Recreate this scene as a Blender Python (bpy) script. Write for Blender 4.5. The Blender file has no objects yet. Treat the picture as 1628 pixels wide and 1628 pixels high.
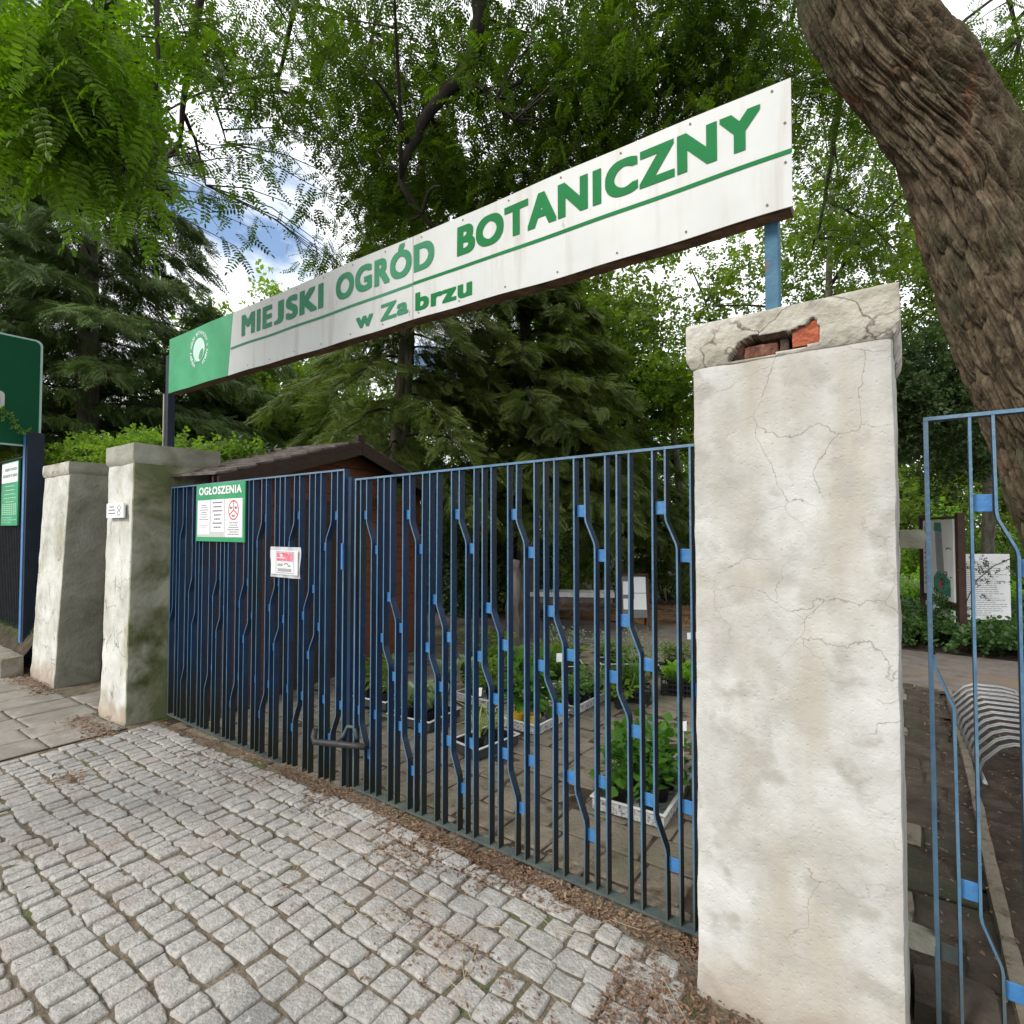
import bpy, math, random
import numpy as np
from mathutils import Vector, Matrix
random.seed(7); RNG = np.random.default_rng(11)
S = bpy.context.scene; COL = S.collection
R = math.radians

# ------------------------------------------------------------------ camera
cam_data = bpy.data.cameras.new("camera"); cam = bpy.data.objects.new("camera", cam_data); COL.objects.link(cam)
cam.location = (0, 0, 1.55); cam.rotation_euler = (R(90 + 1.7), 0, R(35.8))
cam_data.sensor_width = 36; cam_data.lens = 36 * 877 / 1628; cam_data.clip_start = 0.05; cam_data.clip_end = 900
S.camera = cam
# ------------------------------------------------------------------ world, sun, exposure
SUN_EL, SUN_AZ = 38, 203          # azimuth clockwise from +Y (the garden side); the light comes over the street
w = bpy.data.worlds.new("World"); S.world = w; w.use_nodes = True
nt = w.node_tree; nt.nodes.clear(); N = nt.nodes.new; L = nt.links.new
out = N('ShaderNodeOutputWorld'); bg = N('ShaderNodeBackground'); bg.inputs[1].default_value = 0.12
sky = N('ShaderNodeTexSky'); sky.sky_type = 'NISHITA'; sky.sun_disc = False
sky.sun_elevation = R(SUN_EL); sky.sun_rotation = R(SUN_AZ)
tc = N('ShaderNodeTexCoord'); mp = N('ShaderNodeMapping'); mp.inputs['Scale'].default_value = (1, 1, 1.6); mp.inputs['Location'].default_value = (1.1, .4, 2.2); mp.inputs['Rotation'].default_value = (0, 0, R(11.5))
ns = N('ShaderNodeTexNoise'); ns.inputs['Scale'].default_value = 2.1; ns.inputs['Detail'].default_value = 7; ns.inputs['Roughness'].default_value = .55; ns.inputs['Distortion'].default_value = .25
cr = N('ShaderNodeValToRGB'); cr.color_ramp.elements[0].position = .335; cr.color_ramp.elements[1].position = .44
n2 = N('ShaderNodeTexNoise'); n2.inputs['Scale'].default_value = 5; n2.inputs['Detail'].default_value = 5
c2 = N('ShaderNodeMix'); c2.data_type = 'RGBA'; c2.inputs[6].default_value = (6.2, 6.35, 6.6, 1); c2.inputs[7].default_value = (8.6, 8.7, 8.8, 1)
mx = N('ShaderNodeMix'); mx.data_type = 'RGBA'
L(tc.outputs['Generated'], mp.inputs[0]); L(mp.outputs[0], ns.inputs[0]); L(mp.outputs[0], n2.inputs[0]); L(ns.outputs[0], cr.inputs[0])
L(n2.outputs[0], c2.inputs[0]); L(cr.outputs[0], mx.inputs[0]); L(sky.outputs[0], mx.inputs[6]); L(c2.outputs[2], mx.inputs[7])
L(mx.outputs[2], bg.inputs[0]); L(bg.outputs[0], out.inputs[0])
sd = bpy.data.lights.new("sun", 'SUN'); sun = bpy.data.objects.new("sun", sd); COL.objects.link(sun)
sd.energy = 1.6; sd.angle = R(16); sd.color = (1, .965, .91)
az = R(SUN_AZ); el = R(SUN_EL)
sdir = Vector((math.sin(az) * math.cos(el), math.cos(az) * math.cos(el), math.sin(el)))
sun.rotation_euler = (-sdir).to_track_quat('-Z', 'Y').to_euler()
S.view_settings.view_transform = 'Standard'; S.view_settings.look = 'None'; S.view_settings.gamma = 1
S.view_settings.exposure = 0.95
S.cycles.max_bounces = 6; S.cycles.diffuse_bounces = 3; S.cycles.transmission_bounces = 4; S.cycles.transparent_max_bounces = 6

# ------------------------------------------------------------------ helpers
_F = (-math.sin(R(35.8)) * math.cos(R(1.7)), math.cos(R(35.8)) * math.cos(R(1.7)), math.sin(R(1.7)))
_R = (math.cos(R(35.8)), math.sin(R(35.8)), 0)
_U = (math.sin(R(35.8)) * math.sin(R(1.7)), -math.cos(R(35.8)) * math.sin(R(1.7)), math.cos(R(1.7)))
def P(x, y, t):                       # survey helper: the point t metres away along the sight line measured at (x, y)
    a = (x - 814) / 877; b = (814 - y) / 877
    return Vector(((_F[0] + a * _R[0] + b * _U[0]) * t, (_F[1] + a * _R[1] + b * _U[1]) * t, 1.55 + (_F[2] + b * _U[2]) * t))
def sm(a, b, x):
    t = np.clip((np.asarray(x, float) - a) / (b - a), 0, 1); return t * t * (3 - 2 * t)
def G(x): return float(-0.10 * (1 - sm(-6.0, -2.5, x)))       # the street falls a little to the left
def Gn(x): return -0.10 * (1 - sm(-6.0, -2.5, x))

def _h(i, j, k):
    n = (i * 374761393 + j * 668265263 + k * 2147483647 // 7 + k * 1274126177) & 0xffffffff
    n = ((n ^ (n >> 13)) * 1274126177) & 0xffffffff
    return ((n ^ (n >> 16)) & 0xffff) / 32767.5 - 1
def vn(p):                                        # value noise, -1..1
    p = np.asarray(p, float); i = np.floor(p).astype(np.int64); f = p - i; f = f * f * (3 - 2 * f)
    r = 0
    for a in (0, 1):
        for b in (0, 1):
            for c in (0, 1):
                wgt = (f[..., 0] if a else 1 - f[..., 0]) * (f[..., 1] if b else 1 - f[..., 1]) * (f[..., 2] if c else 1 - f[..., 2])
                r = r + wgt * _h(i[..., 0] + a, i[..., 1] + b, i[..., 2] + c)
    return r
def fbm(p, o=4):
    p = np.asarray(p, float); r = 0; a = .5
    for k in range(o): r = r + a * vn(p * 2 ** k + 17.3 * k); a *= .5
    return r

class MB:
    def __init__(s): s.v = []; s.f = []; s.m = []
    def add(s, vs, fs, mi=0):
        o = len(s.v); s.v += [tuple(v) for v in vs]; s.f += [tuple(i + o for i in f) for f in fs]; s.m += [mi] * len(fs); return s
    def box(s, x0, x1, y0, y1, z0, z1, mi=0):
        v = [(x, y, z) for z in (z0, z1) for y in (y0, y1) for x in (x0, x1)]
        return s.add(v, [(0, 2, 3, 1), (4, 5, 7, 6), (0, 1, 5, 4), (2, 6, 7, 3), (0, 4, 6, 2), (1, 3, 7, 5)], mi)
    def beam(s, a, b, wd, dp, mi=0, up=(0, 0, 1)):
        a = Vector(a); b = Vector(b); d = (b - a).normalized(); up = Vector(up)
        if abs(d.dot(up)) > .98: up = Vector((0, 1, 0))
        x = d.cross(up).normalized() * wd / 2; y = x.cross(d).normalized() * dp / 2
        v = [p + i * x + j * y for p in (a, b) for i, j in ((-1, -1), (1, -1), (1, 1), (-1, 1))]
        return s.add(v, [(3, 2, 1, 0), (4, 5, 6, 7), (0, 1, 5, 4), (1, 2, 6, 5), (2, 3, 7, 6), (3, 0, 4, 7)], mi)
    def tube(s, pts, rad, n=8, mi=0, cap=True):
        pts = [Vector(p) for p in pts]; k = len(pts)
        if not hasattr(rad, '__len__'): rad = [rad] * k
        o = len(s.v); ref = None
        for i, p in enumerate(pts):
            d = (pts[min(i + 1, k - 1)] - pts[max(i - 1, 0)])
            d = d.normalized() if d.length > 1e-9 else Vector((0, 0, 1))
            if ref is None: ref = d.orthogonal().normalized()
            ref = (ref - d * ref.dot(d)); ref = ref.normalized() if ref.length > 1e-6 else d.orthogonal().normalized()
            bi = d.cross(ref)
            for j in range(n):
                a = 2 * math.pi * j / n; s.v.append(tuple(p + (ref * math.cos(a) + bi * math.sin(a)) * rad[i]))
        for i in range(k - 1):
            for j in range(n):
                s.f.append((o + i * n + j, o + i * n + (j + 1) % n, o + (i + 1) * n + (j + 1) % n, o + (i + 1) * n + j)); s.m.append(mi)
        if cap:
            s.f.append(tuple(o + j for j in reversed(range(n)))); s.m.append(mi)
            s.f.append(tuple(o + (k - 1) * n + j for j in range(n))); s.m.append(mi)
        return s
    def build(s, name, mats, parent=None, smooth=False, bevel=0):
        me = bpy.data.meshes.new(name); me.from_pydata(s.v, [], s.f)
        mats = mats if isinstance(mats, (list, tuple)) else [mats]
        for m in mats: me.materials.append(m)
        if len(mats) > 1: me.polygons.foreach_set('material_index', s.m)
        if smooth: me.polygons.foreach_set('use_smooth', [True] * len(me.polygons))
        me.update(); o = bpy.data.objects.new(name, me); COL.objects.link(o)
        if parent: o.parent = parent
        if bevel:
            b = o.modifiers.new('b', 'BEVEL'); b.width = bevel; b.segments = 2; b.limit_method = 'ANGLE'; b.angle_limit = R(40)
        return o
def npmesh(name, V, Fc, mat, parent=None, smooth=False, mi=None):
    me = bpy.data.meshes.new(name); V = np.asarray(V, np.float32).reshape(-1, 3); Fc = np.asarray(Fc, np.int32)
    nf, k = Fc.shape
    me.vertices.add(len(V)); me.vertices.foreach_set('co', V.ravel())
    me.loops.add(nf * k); me.loops.foreach_set('vertex_index', Fc.ravel())
    me.polygons.add(nf); me.polygons.foreach_set('loop_start', np.arange(0, nf * k, k, dtype=np.int32)); me.polygons.foreach_set('loop_total', np.full(nf, k, np.int32))
    mats = mat if isinstance(mat, (list, tuple)) else [mat]
    for m in mats: me.materials.append(m)
    if mi is not None: me.polygons.foreach_set('material_index', np.asarray(mi, np.int32))
    me.update(calc_edges=True); me.validate()
    me.polygons.foreach_set('use_smooth', np.full(len(me.polygons), smooth, bool))
    o = bpy.data.objects.new(name, me); COL.objects.link(o)
    if parent: o.parent = parent
    return o
def tag(o, label=None, cat=None, group=None, kind=None):
    if label: o['label'] = label
    if cat: o['category'] = cat
    if group: o['group'] = group
    if kind: o['kind'] = kind
    return o
def empty(name, loc, label, cat, group=None, rz=0):
    o = bpy.data.objects.new(name, None); COL.objects.link(o); o.location = loc; o.rotation_euler = (0, 0, rz); o.empty_display_size = .1
    return tag(o, label, cat, group)
def local(o, parent):                              # keep world place when its thing's Empty is away from the origin
    o.parent = parent; o.matrix_parent_inverse = Matrix.LocRotScale(parent.location, parent.rotation_euler, None).inverted(); return o

# ------------------------------------------------------------------ materials
def mat(name, cols, scale=5, rough=.8, bump=0, bscale=None, detail=6, metal=0, pos=None, stretch=(1, 1, 1), dist=0, spec=.3, extra=None):
    """noise-driven mix of 2-4 colours, with optional bump; object coordinates"""
    m = bpy.data.materials.new(name); m.use_nodes = True; t = m.node_tree; n = t.nodes; l = t.links
    b = n['Principled BSDF']; b.inputs['Roughness'].default_value = rough; b.inputs['Metallic'].default_value = metal; b.inputs['Specular IOR Level'].default_value = spec
    if len(cols) == 1 and not bump: b.inputs['Base Color'].default_value = (*cols[0], 1); return m
    c = n.new('ShaderNodeTexCoord'); mpn = n.new('ShaderNodeMapping'); mpn.inputs['Scale'].default_value = stretch
    l.new(c.outputs['Object'], mpn.inputs[0])
    nz = n.new('ShaderNodeTexNoise'); nz.inputs['Scale'].default_value = scale; nz.inputs['Detail'].default_value = detail; nz.inputs['Roughness'].default_value = .62; nz.inputs['Distortion'].default_value = dist
    l.new(mpn.outputs[0], nz.inputs[0])
    r = n.new('ShaderNodeValToRGB'); e = r.color_ramp.elements
    k = len(cols); pos = pos or [.32 + .36 * i / max(1, k - 1) for i in range(k)]
    while len(e) < k: e.new(.5)
    for i in range(k): e[i].position = pos[i]; e[i].color = (*cols[i], 1)
    if k == 1: e[0].color = e[1].color = (*cols[0], 1)
    l.new(nz.outputs[0], r.inputs[0]); colout = r.outputs[0]
    for ex in (extra or []):                       # extra layers: (colour, scale, lo, hi, stretch)
        ec, es, lo, hi, st = ex
        mp2 = n.new('ShaderNodeMapping'); mp2.inputs['Scale'].default_value = st; mp2.inputs['Location'].default_value = (es, 3.1, 1.7); l.new(c.outputs['Object'], mp2.inputs[0])
        z2 = n.new('ShaderNodeTexNoise'); z2.inputs['Scale'].default_value = es; z2.inputs['Detail'].default_value = 6; l.new(mp2.outputs[0], z2.inputs[0])
        mr = n.new('ShaderNodeMapRange'); mr.inputs[1].default_value = lo; mr.inputs[2].default_value = hi; l.new(z2.outputs[0], mr.inputs[0])
        mm = n.new('ShaderNodeMix'); mm.data_type = 'RGBA'; l.new(mr.outputs[0], mm.inputs[0]); l.new(colout, mm.inputs[6]); mm.inputs[7].default_value = (*ec, 1); colout = mm.outputs[2]
    l.new(colout, b.inputs['Base Color'])
    if bump:
        z3 = n.new('ShaderNodeTexNoise'); z3.inputs['Scale'].default_value = bscale or scale * 6; z3.inputs['Detail'].default_value = 8; l.new(mpn.outputs[0], z3.inputs[0])
        bp = n.new('ShaderNodeBump'); bp.inputs['Strength'].default_value = bump; bp.inputs['Distance'].default_value = .01
        l.new(z3.outputs[0], bp.inputs['Height']); l.new(bp.outputs[0], b.inputs['Normal'])
    return m
def leafmat(name, c0, c1, tr=.4, gloss=.25, tcol=None):
    m = bpy.data.materials.new(name); m.use_nodes = True; t = m.node_tree; n = t.nodes; l = t.links
    b = n['Principled BSDF']; o = n['Material Output']
    g = n.new('ShaderNodeNewGeometry'); c = n.new('ShaderNodeTexCoord'); nz = n.new('ShaderNodeTexNoise'); nz.inputs['Scale'].default_value = 1.1; nz.inputs['Detail'].default_value = 3
    l.new(c.outputs['Object'], nz.inputs[0])
    ad = n.new('ShaderNodeMath'); ad.operation = 'MULTIPLY_ADD'; ad.inputs[1].default_value = .55; l.new(g.outputs['Random Per Island'], ad.inputs[0])
    mr = n.new('ShaderNodeMapRange'); mr.inputs[1].default_value = .35; mr.inputs[2].default_value = .65; mr.inputs[4].default_value = .5; l.new(nz.outputs[0], mr.inputs[0]); l.new(mr.outputs[0], ad.inputs[2])
    mm = n.new('ShaderNodeMix'); mm.data_type = 'RGBA'; mm.inputs[6].default_value = (*c0, 1); mm.inputs[7].default_value = (*c1, 1); l.new(ad.outputs[0], mm.inputs[0])
    l.new(mm.outputs[2], b.inputs['Base Color']); b.inputs['Roughness'].default_value = .5; b.inputs['Specular IOR Level'].default_value = gloss
    tl = n.new('ShaderNodeBsdfTranslucent'); tm = n.new('ShaderNodeMix'); tm.data_type = 'RGBA'; tm.blend_type = 'MULTIPLY'; tm.inputs[0].default_value = 1
    l.new(mm.outputs[2], tm.inputs[6]); tm.inputs[7].default_value = (*(tcol or (1.7, 1.9, .6)), 1); l.new(tm.outputs[2], tl.inputs[0])
    ms = n.new('ShaderNodeMixShader'); ms.inputs[0].default_value = tr; l.new(b.outputs[0], ms.inputs[1]); l.new(tl.outputs[0], ms.inputs[2]); l.new(ms.outputs[0], o.inputs[0])
    return m
M = {}
M['plaster'] = mat('pale_lime_plaster', [(.31, .295, .265), (.42, .41, .385), (.50, .495, .47)], 3.2, .92, .55, 90, extra=[((.33, .30, .24), 2.3, .56, .74, (1, 1, 1)), ((.54, .535, .51), 4, .55, .75, (1.2, 1.2, .8)), ((.30, .28, .24), 60, .70, .78, (1, 1, 1)), ((.36, .335, .28), 2.6, .47, .66, (2.2, 2.2, .5)), ((.33, .315, .28), 9, .54, .66, (1, 1, 1))])
M['plaster_cap'] = mat('grey_cap_plaster', [(.27, .25, .20), (.40, .38, .32), (.50, .48, .43)], 6, .95, 1, 45, extra=[((.17, .15, .12), 9, .58, .75, (1, 1, 1))])
M['plaster_old'] = mat('weathered_plaster', [(.34, .33, .28), (.50, .50, .45), (.62, .62, .58)], 3, .92, .8, 40, extra=[((.30, .28, .16), 2.2, .55, .72, (1, 1, .6)), ((.22, .21, .19), 15, .62, .72, (1, 1, .3))])
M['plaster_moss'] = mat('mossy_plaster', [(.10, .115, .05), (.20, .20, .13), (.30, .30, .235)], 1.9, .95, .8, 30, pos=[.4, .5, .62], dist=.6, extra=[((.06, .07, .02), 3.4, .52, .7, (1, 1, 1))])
M['plaster_dim'] = mat('dim_grey_plaster', [(.17, .17, .13), (.27, .27, .215), (.35, .35, .30)], 2.6, .95, .8, 34, dist=.5)
M['brick'] = mat('broken_red_brick', [(.16, .05, .03), (.36, .10, .05), (.45, .17, .09)], 22, .95, 1, 60, dist=1)
M['brickold'] = mat('old_dark_brick', [(.05, .028, .02), (.16, .07, .045), (.24, .13, .09)], 24, .95, 1, 60, dist=1)
M['cavity'] = mat('dark_broken_masonry', [(.03, .025, .02), (.09, .06, .045), (.20, .09, .06)], 16, .95, 1, 60)
M['blue'] = mat('blue_gate_paint', [(.004, .018, .052), (.006, .024, .068), (.008, .03, .078)], 9, .42, .25, 60, spec=.3, extra=[((.010, .016, .016), 3, .52, .70, (1, 1, .3)), ((.10, .06, .04), 40, .72, .76, (1, 1, 1))])  # main gate navy, darkened for the bar sides facing away from the light
M['blueedge'] = mat('worn_skylit_edge', [(.035, .10, .18), (.055, .14, .23), (.08, .17, .25)], 12, .3, .2, 60, spec=.8, extra=[((.10, .12, .11), 30, .60, .72, (1, 1, .4))])  # worn edges, paler still with sky light and reflection put into the colour
def grime(m, lo, hi, col):
    """dirt splashed up from the ground, with a ragged upper edge"""
    t = m.node_tree; n = t.nodes; l = t.links; b = n['Principled BSDF']; src = b.inputs['Base Color'].links[0].from_socket
    c = n.new('ShaderNodeTexCoord'); s = n.new('ShaderNodeSeparateXYZ'); l.new(c.outputs['Object'], s.inputs[0]); z = n.new('ShaderNodeTexNoise'); z.inputs['Scale'].default_value = 7; z.inputs['Detail'].default_value = 5; l.new(c.outputs['Object'], z.inputs[0])
    a = n.new('ShaderNodeMath'); a.operation = 'MULTIPLY_ADD'; a.inputs[1].default_value = -.5; l.new(z.outputs[0], a.inputs[0]); l.new(s.outputs[2], a.inputs[2])
    r = n.new('ShaderNodeMapRange'); r.inputs[1].default_value = lo; r.inputs[2].default_value = hi; r.inputs[3].default_value = 1; r.inputs[4].default_value = 0; l.new(a.outputs[0], r.inputs[0])
    x = n.new('ShaderNodeMix'); x.data_type = 'RGBA'; l.new(r.outputs[0], x.inputs[0]); l.new(src, x.inputs[6]); x.inputs[7].default_value = (*col, 1); l.new(x.outputs[2], b.inputs['Base Color'])
def cracks(m, scale, width, col, lo=.5, hi=.56):
    t = m.node_tree; n = t.nodes; l = t.links; b = n['Principled BSDF']; src = b.inputs['Base Color'].links[0].from_socket
    c = n.new('ShaderNodeTexCoord'); z = n.new('ShaderNodeTexNoise'); z.inputs['Scale'].default_value = 5; z.inputs['Detail'].default_value = 6; l.new(c.outputs['Object'], z.inputs[0])
    v0 = n.new('ShaderNodeVectorMath'); v0.operation = 'SCALE'; v0.inputs[3].default_value = .20; l.new(z.outputs[1], v0.inputs[0]); v1 = n.new('ShaderNodeVectorMath'); l.new(c.outputs['Object'], v1.inputs[0]); l.new(v0.outputs[0], v1.inputs[1])
    v = n.new('ShaderNodeTexVoronoi'); v.feature = 'DISTANCE_TO_EDGE'; v.inputs['Scale'].default_value = scale; l.new(v1.outputs[0], v.inputs[0])
    r = n.new('ShaderNodeMapRange'); r.inputs[1].default_value = 0; r.inputs[2].default_value = width; r.inputs[3].default_value = 1; r.inputs[4].default_value = 0; l.new(v.outputs[0], r.inputs[0])
    z2 = n.new('ShaderNodeTexNoise'); z2.inputs['Scale'].default_value = 2.2; l.new(c.outputs['Object'], z2.inputs[0]); r2 = n.new('ShaderNodeMapRange'); r2.inputs[1].default_value = lo; r2.inputs[2].default_value = hi; l.new(z2.outputs[0], r2.inputs[0])
    mu = n.new('ShaderNodeMath'); mu.operation = 'MULTIPLY'; l.new(r.outputs[0], mu.inputs[0]); l.new(r2.outputs[0], mu.inputs[1])
    x = n.new('ShaderNodeMix'); x.data_type = 'RGBA'; l.new(mu.outputs[0], x.inputs[0]); l.new(src, x.inputs[6]); x.inputs[7].default_value = (*col, 1); l.new(x.outputs[2], b.inputs['Base Color'])
def rough2(m, s1, d1, s2, d2):
    """trowelled waves plus small pits, replacing the single bump"""
    t = m.node_tree; n = t.nodes; l = t.links; b = n['Principled BSDF']; c = n.new('ShaderNodeTexCoord'); prev = None
    for kind, s, d in (('N', s1, d1), ('N', s1 * 5.3, d1 * .35), ('V', s2, d2)):
        if kind == 'N': z = n.new('ShaderNodeTexNoise'); z.inputs['Detail'].default_value = 9; z.inputs['Roughness'].default_value = .6; z.inputs['Distortion'].default_value = .4
        else: z = n.new('ShaderNodeTexVoronoi'); z.inputs['Randomness'].default_value = 1
        z.inputs['Scale'].default_value = s; l.new(c.outputs['Object'], z.inputs[0]); o_ = z.outputs[0]
        if kind == 'V': r = n.new('ShaderNodeMapRange'); r.inputs[1].default_value = .05; r.inputs[2].default_value = .28; l.new(o_, r.inputs[0]); o_ = r.outputs[0]
        bp = n.new('ShaderNodeBump'); bp.inputs['Strength'].default_value = 1; bp.inputs['Distance'].default_value = d; l.new(o_, bp.inputs['Height'])
        if prev: l.new(prev, bp.inputs['Normal'])
        prev = bp.outputs[0]
    l.new(prev, b.inputs['Normal'])
rough2(M['plaster'], 11, .0055, 55, .0010); rough2(M['plaster_old'], 11, .008, 55, .0012)
cracks(M['plaster'], 4.2, .007, (.22, .195, .165), .46, .60); cracks(M['plaster_cap'], 4, .015, (.10, .08, .06)); cracks(M['plaster_old'], 3, .012, (.16, .14, .11))
grime(M['plaster'], -.22, .03, (.33, .29, .24)); grime(M['plaster_old'], -.30, -.10, (.34, .28, .22)); grime(M['blue'], -.15, .35, (.014, .018, .016)); grime(M['blueedge'], -.22, .18, (.06, .075, .065))
M['bluelit'] = mat('lit_blue_paint', [(.028, .13, .33), (.04, .165, .38), (.055, .19, .40)], 14, .4, .2, 60, spec=.5, extra=[((.10, .10, .10), 50, .66, .74, (1, 1, 1))])  # gate blue with the front light on plates and post put into the colour
M['bluegrime'] = mat('grimy_blue_steel', [(.035, .05, .055), (.06, .075, .07), (.08, .095, .075)], 9, .7, .4, 60)
M['post'] = mat('weathered_blue_post', [(.025, .085, .14), (.04, .12, .19), (.06, .145, .20)], 9, .6, .3, 60, extra=[((.12, .07, .05), 16, .64, .72, (1, 1, .4))])
M['darkpost'] = mat('dark_navy_paint', [(.005, .011, .022), (.010, .018, .034)], 9, .6, .2, 60)
M['fencedark'] = mat('dark_fence_paint', [(.014, .016, .02), (.03, .034, .04)], 9, .6, .2, 60)
M['signwhite'] = mat('dirty_white_sheet', [(.44, .45, .43), (.50, .51, .49)], 3, .45, 0, spec=.3, extra=[((.37, .35, .31), 4.5, .56, .80, (3, 1, .35)), ((.27, .23, .18), 30, .70, .77, (1, 1, .25))])
M['signgreen'] = mat('sign_green', [(.02, .23, .09), (.035, .28, .12), (.06, .32, .16)], 2.5, .5, 0, spec=.25)
M['lettergreen'] = mat('letter_green', [(.004, .13, .03), (.006, .155, .04)], 4, .6, 0, spec=.12)
M['lettergreen_f'] = mat('faded_letter_green', [(.03, .17, .085), (.05, .21, .11)], 4, .6, 0, spec=.12)
M['white'] = mat('white_print', [(.72, .73, .72)], rough=.5)
M['paper'] = mat('white_paper', [(.70, .70, .70), (.76, .76, .76)], 8, .7, 0)
M['ink'] = mat('grey_ink', [(.16, .16, .19)], rough=.6)
M['ink_red'] = mat('red_ink', [(.62, .05, .05)], rough=.6)
M['ink_black'] = mat('black_ink', [(.02, .02, .02)], rough=.6)
M['pink'] = mat('pink_print', [(.70, .05, .12), (.74, .35, .42)], 40, .6, 0)
M['plastic'] = mat('clear_sleeve', [(.42, .44, .45), (.60, .62, .63)], 12, .2, 0, spec=.7)
M['rust'] = mat('rusty_steel', [(.045, .03, .02), (.10, .055, .03), (.16, .09, .05)], 14, .85, .6, 60)
M['bolt'] = mat('dull_bolt', [(.10, .09, .08)], rough=.6, metal=.6)
M['bark'] = mat('robinia_bark', [(.04, .029, .017), (.10, .075, .046), (.18, .14, .092)], 16, .95, 1, 70, stretch=(1, 1, .35), extra=[((.15, .066, .032), 4.5, .60, .74, (1, 1, .35)), ((.05, .058, .028), 2.6, .52, .72, (1, 1, .5))])
M['barkdark'] = mat('dark_bark', [(.018, .015, .012), (.04, .034, .027)], 9, .95, .6, 50, stretch=(1, 1, .3))
M['barkgrey'] = mat('grey_bark', [(.06, .05, .04), (.12, .105, .085), (.19, .17, .145)], 9, .95, .7, 50, stretch=(1, 1, .3))
M['wood'] = mat('dark_shed_boards', [(.025, .015, .010), (.05, .03, .02)], 9, .8, .4, 60, stretch=(1, 1, 6))
M['woodred'] = mat('red_brown_boards', [(.085, .03, .014), (.14, .05, .022)], 9, .8, .4, 60, stretch=(1, 1, 6))
M['roof'] = mat('felt_shingle_roof', [(.06, .05, .043), (.11, .09, .08), (.16, .14, .125)], 9, .95, .6, 60)
M['granite'] = mat('granite_sett', [(.235, .222, .20), (.31, .295, .27), (.385, .37, .345)], 34, .85, .8, 90, pos=[.34, .5, .66], extra=[((.27, .225, .20), 3.1, .54, .74, (1, 1, 1)), ((.19, .185, .175), 1.6, .56, .75, (1, 1, 1)), ((.42, .41, .39), 60, .60, .74, (1, 1, 1))])
M['joint'] = mat('joint_soil', [(.07, .055, .04), (.13, .105, .075), (.20, .165, .12)], 14, 1, 1, 80, extra=[((.08, .10, .035), 2.2, .57, .68, (1, 1, 1))])
M['slab'] = mat('pavement_slab', [(.175, .158, .135), (.23, .21, .18), (.285, .262, .23)], 7, .9, .8, 90, extra=[((.17, .15, .125), 2, .5, .72, (1, 1, 1)), ((.12, .09, .06), 24, .67, .74, (1, 1, 1))])
M['soil'] = mat('dark_soil', [(.022, .015, .01), (.045, .032, .022), (.08, .06, .042)], 8, 1, 1, 50)
M['yard'] = mat('yard_paving', [(.14, .117, .084), (.18, .152, .114), (.22, .19, .147)], 4, .9, .8, 60, extra=[((.10, .10, .055), 1.8, .52, .68, (1, 1, 1)), ((.08, .06, .042), 11, .56, .70, (1, 1, 1))])
M['yard_dark'] = mat('earthy_shaded_paving', [(.03, .023, .016), (.055, .043, .031), (.085, .068, .05)], 5, .95, .8, 60, extra=[((.04, .045, .022), 2.2, .52, .68, (1, 1, 1))])  # earthy paving, with the shade of pillar and trunk put into its colour
M['path'] = mat('worn_path', [(.10, .082, .07), (.135, .115, .10), (.165, .145, .128)], 6, .9, .5, 120, extra=[((.16, .115, .075), 1.2, .50, .7, (1, 1, 1))])
M['litterbed'] = mat('orange_leaf_litter', [(.14, .07, .03), (.27, .14, .06), (.38, .23, .11)], 12, 1, 1, 60, extra=[((.07, .04, .022), 2, .5, .66, (1, 1, 1))])
M['litter'] = leafmat('dry_litter', (.075, .036, .022), (.30, .20, .13), .1, .1, (1, 1, 1))
M['stone'] = mat('kerb_stone', [(.13, .12, .09), (.21, .19, .155), (.27, .25, .21)], 8, .95, .8, 50, extra=[((.09, .10, .04), 3, .52, .66, (1, 1, 1))])
M['grass'] = leafmat('grass', (.06, .13, .02), (.13, .24, .04), .3)
M['robinia'] = leafmat('robinia_leaf', (.030, .060, .006), (.080, .134, .011), .42)
M['robinia_near'] = leafmat('lit_robinia_leaf', (.052, .112, .005), (.13, .215, .012), .48)  # robinia leaf again, with the light on the near sprays put into the colour
M['conifer'] = leafmat('conifer_needles', (.045, .08, .022), (.115, .17, .045), .22, .2, (1, 1.2, .7))
M['hemlock'] = leafmat('hemlock_needles', (.05, .078, .018), (.14, .185, .04), .32, .2, (1.2, 1.4, .6))
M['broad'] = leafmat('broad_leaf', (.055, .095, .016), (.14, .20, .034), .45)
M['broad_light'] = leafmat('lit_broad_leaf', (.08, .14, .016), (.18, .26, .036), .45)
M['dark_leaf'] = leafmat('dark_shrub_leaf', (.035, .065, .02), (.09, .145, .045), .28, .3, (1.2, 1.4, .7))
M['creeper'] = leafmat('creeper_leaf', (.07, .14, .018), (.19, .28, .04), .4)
M['ivy'] = leafmat('ivy_leaf', (.022, .06, .015), (.07, .14, .03), .25, .5)
M['lobed'] = leafmat('lobed_leaf', (.04, .12, .015), (.10, .22, .03), .35)
M['varieg'] = leafmat('striped_leaf', (.20, .30, .09), (.50, .55, .25), .35)
M['silver'] = leafmat('silver_leaf', (.16, .22, .13), (.34, .40, .28), .3)
M['lime'] = leafmat('lime_leaf', (.12, .26, .02), (.22, .38, .05), .4)
M['pot'] = mat('black_plastic_pot', [(.012, .012, .013), (.025, .025, .026)], 8, .5, 0)
M['potyellow'] = mat('yellow_pot', [(.62, .36, .02), (.70, .44, .04)], 8, .5, 0)
M['potgrey'] = mat('grey_pot', [(.12, .12, .12), (.17, .17, .17)], 8, .6, 0)
M['tray'] = mat('speckled_tray', [(.10, .10, .10), (.40, .40, .385), (.50, .50, .48)], 60, .8, .3, 80, pos=[.36, .5, .6])
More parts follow.
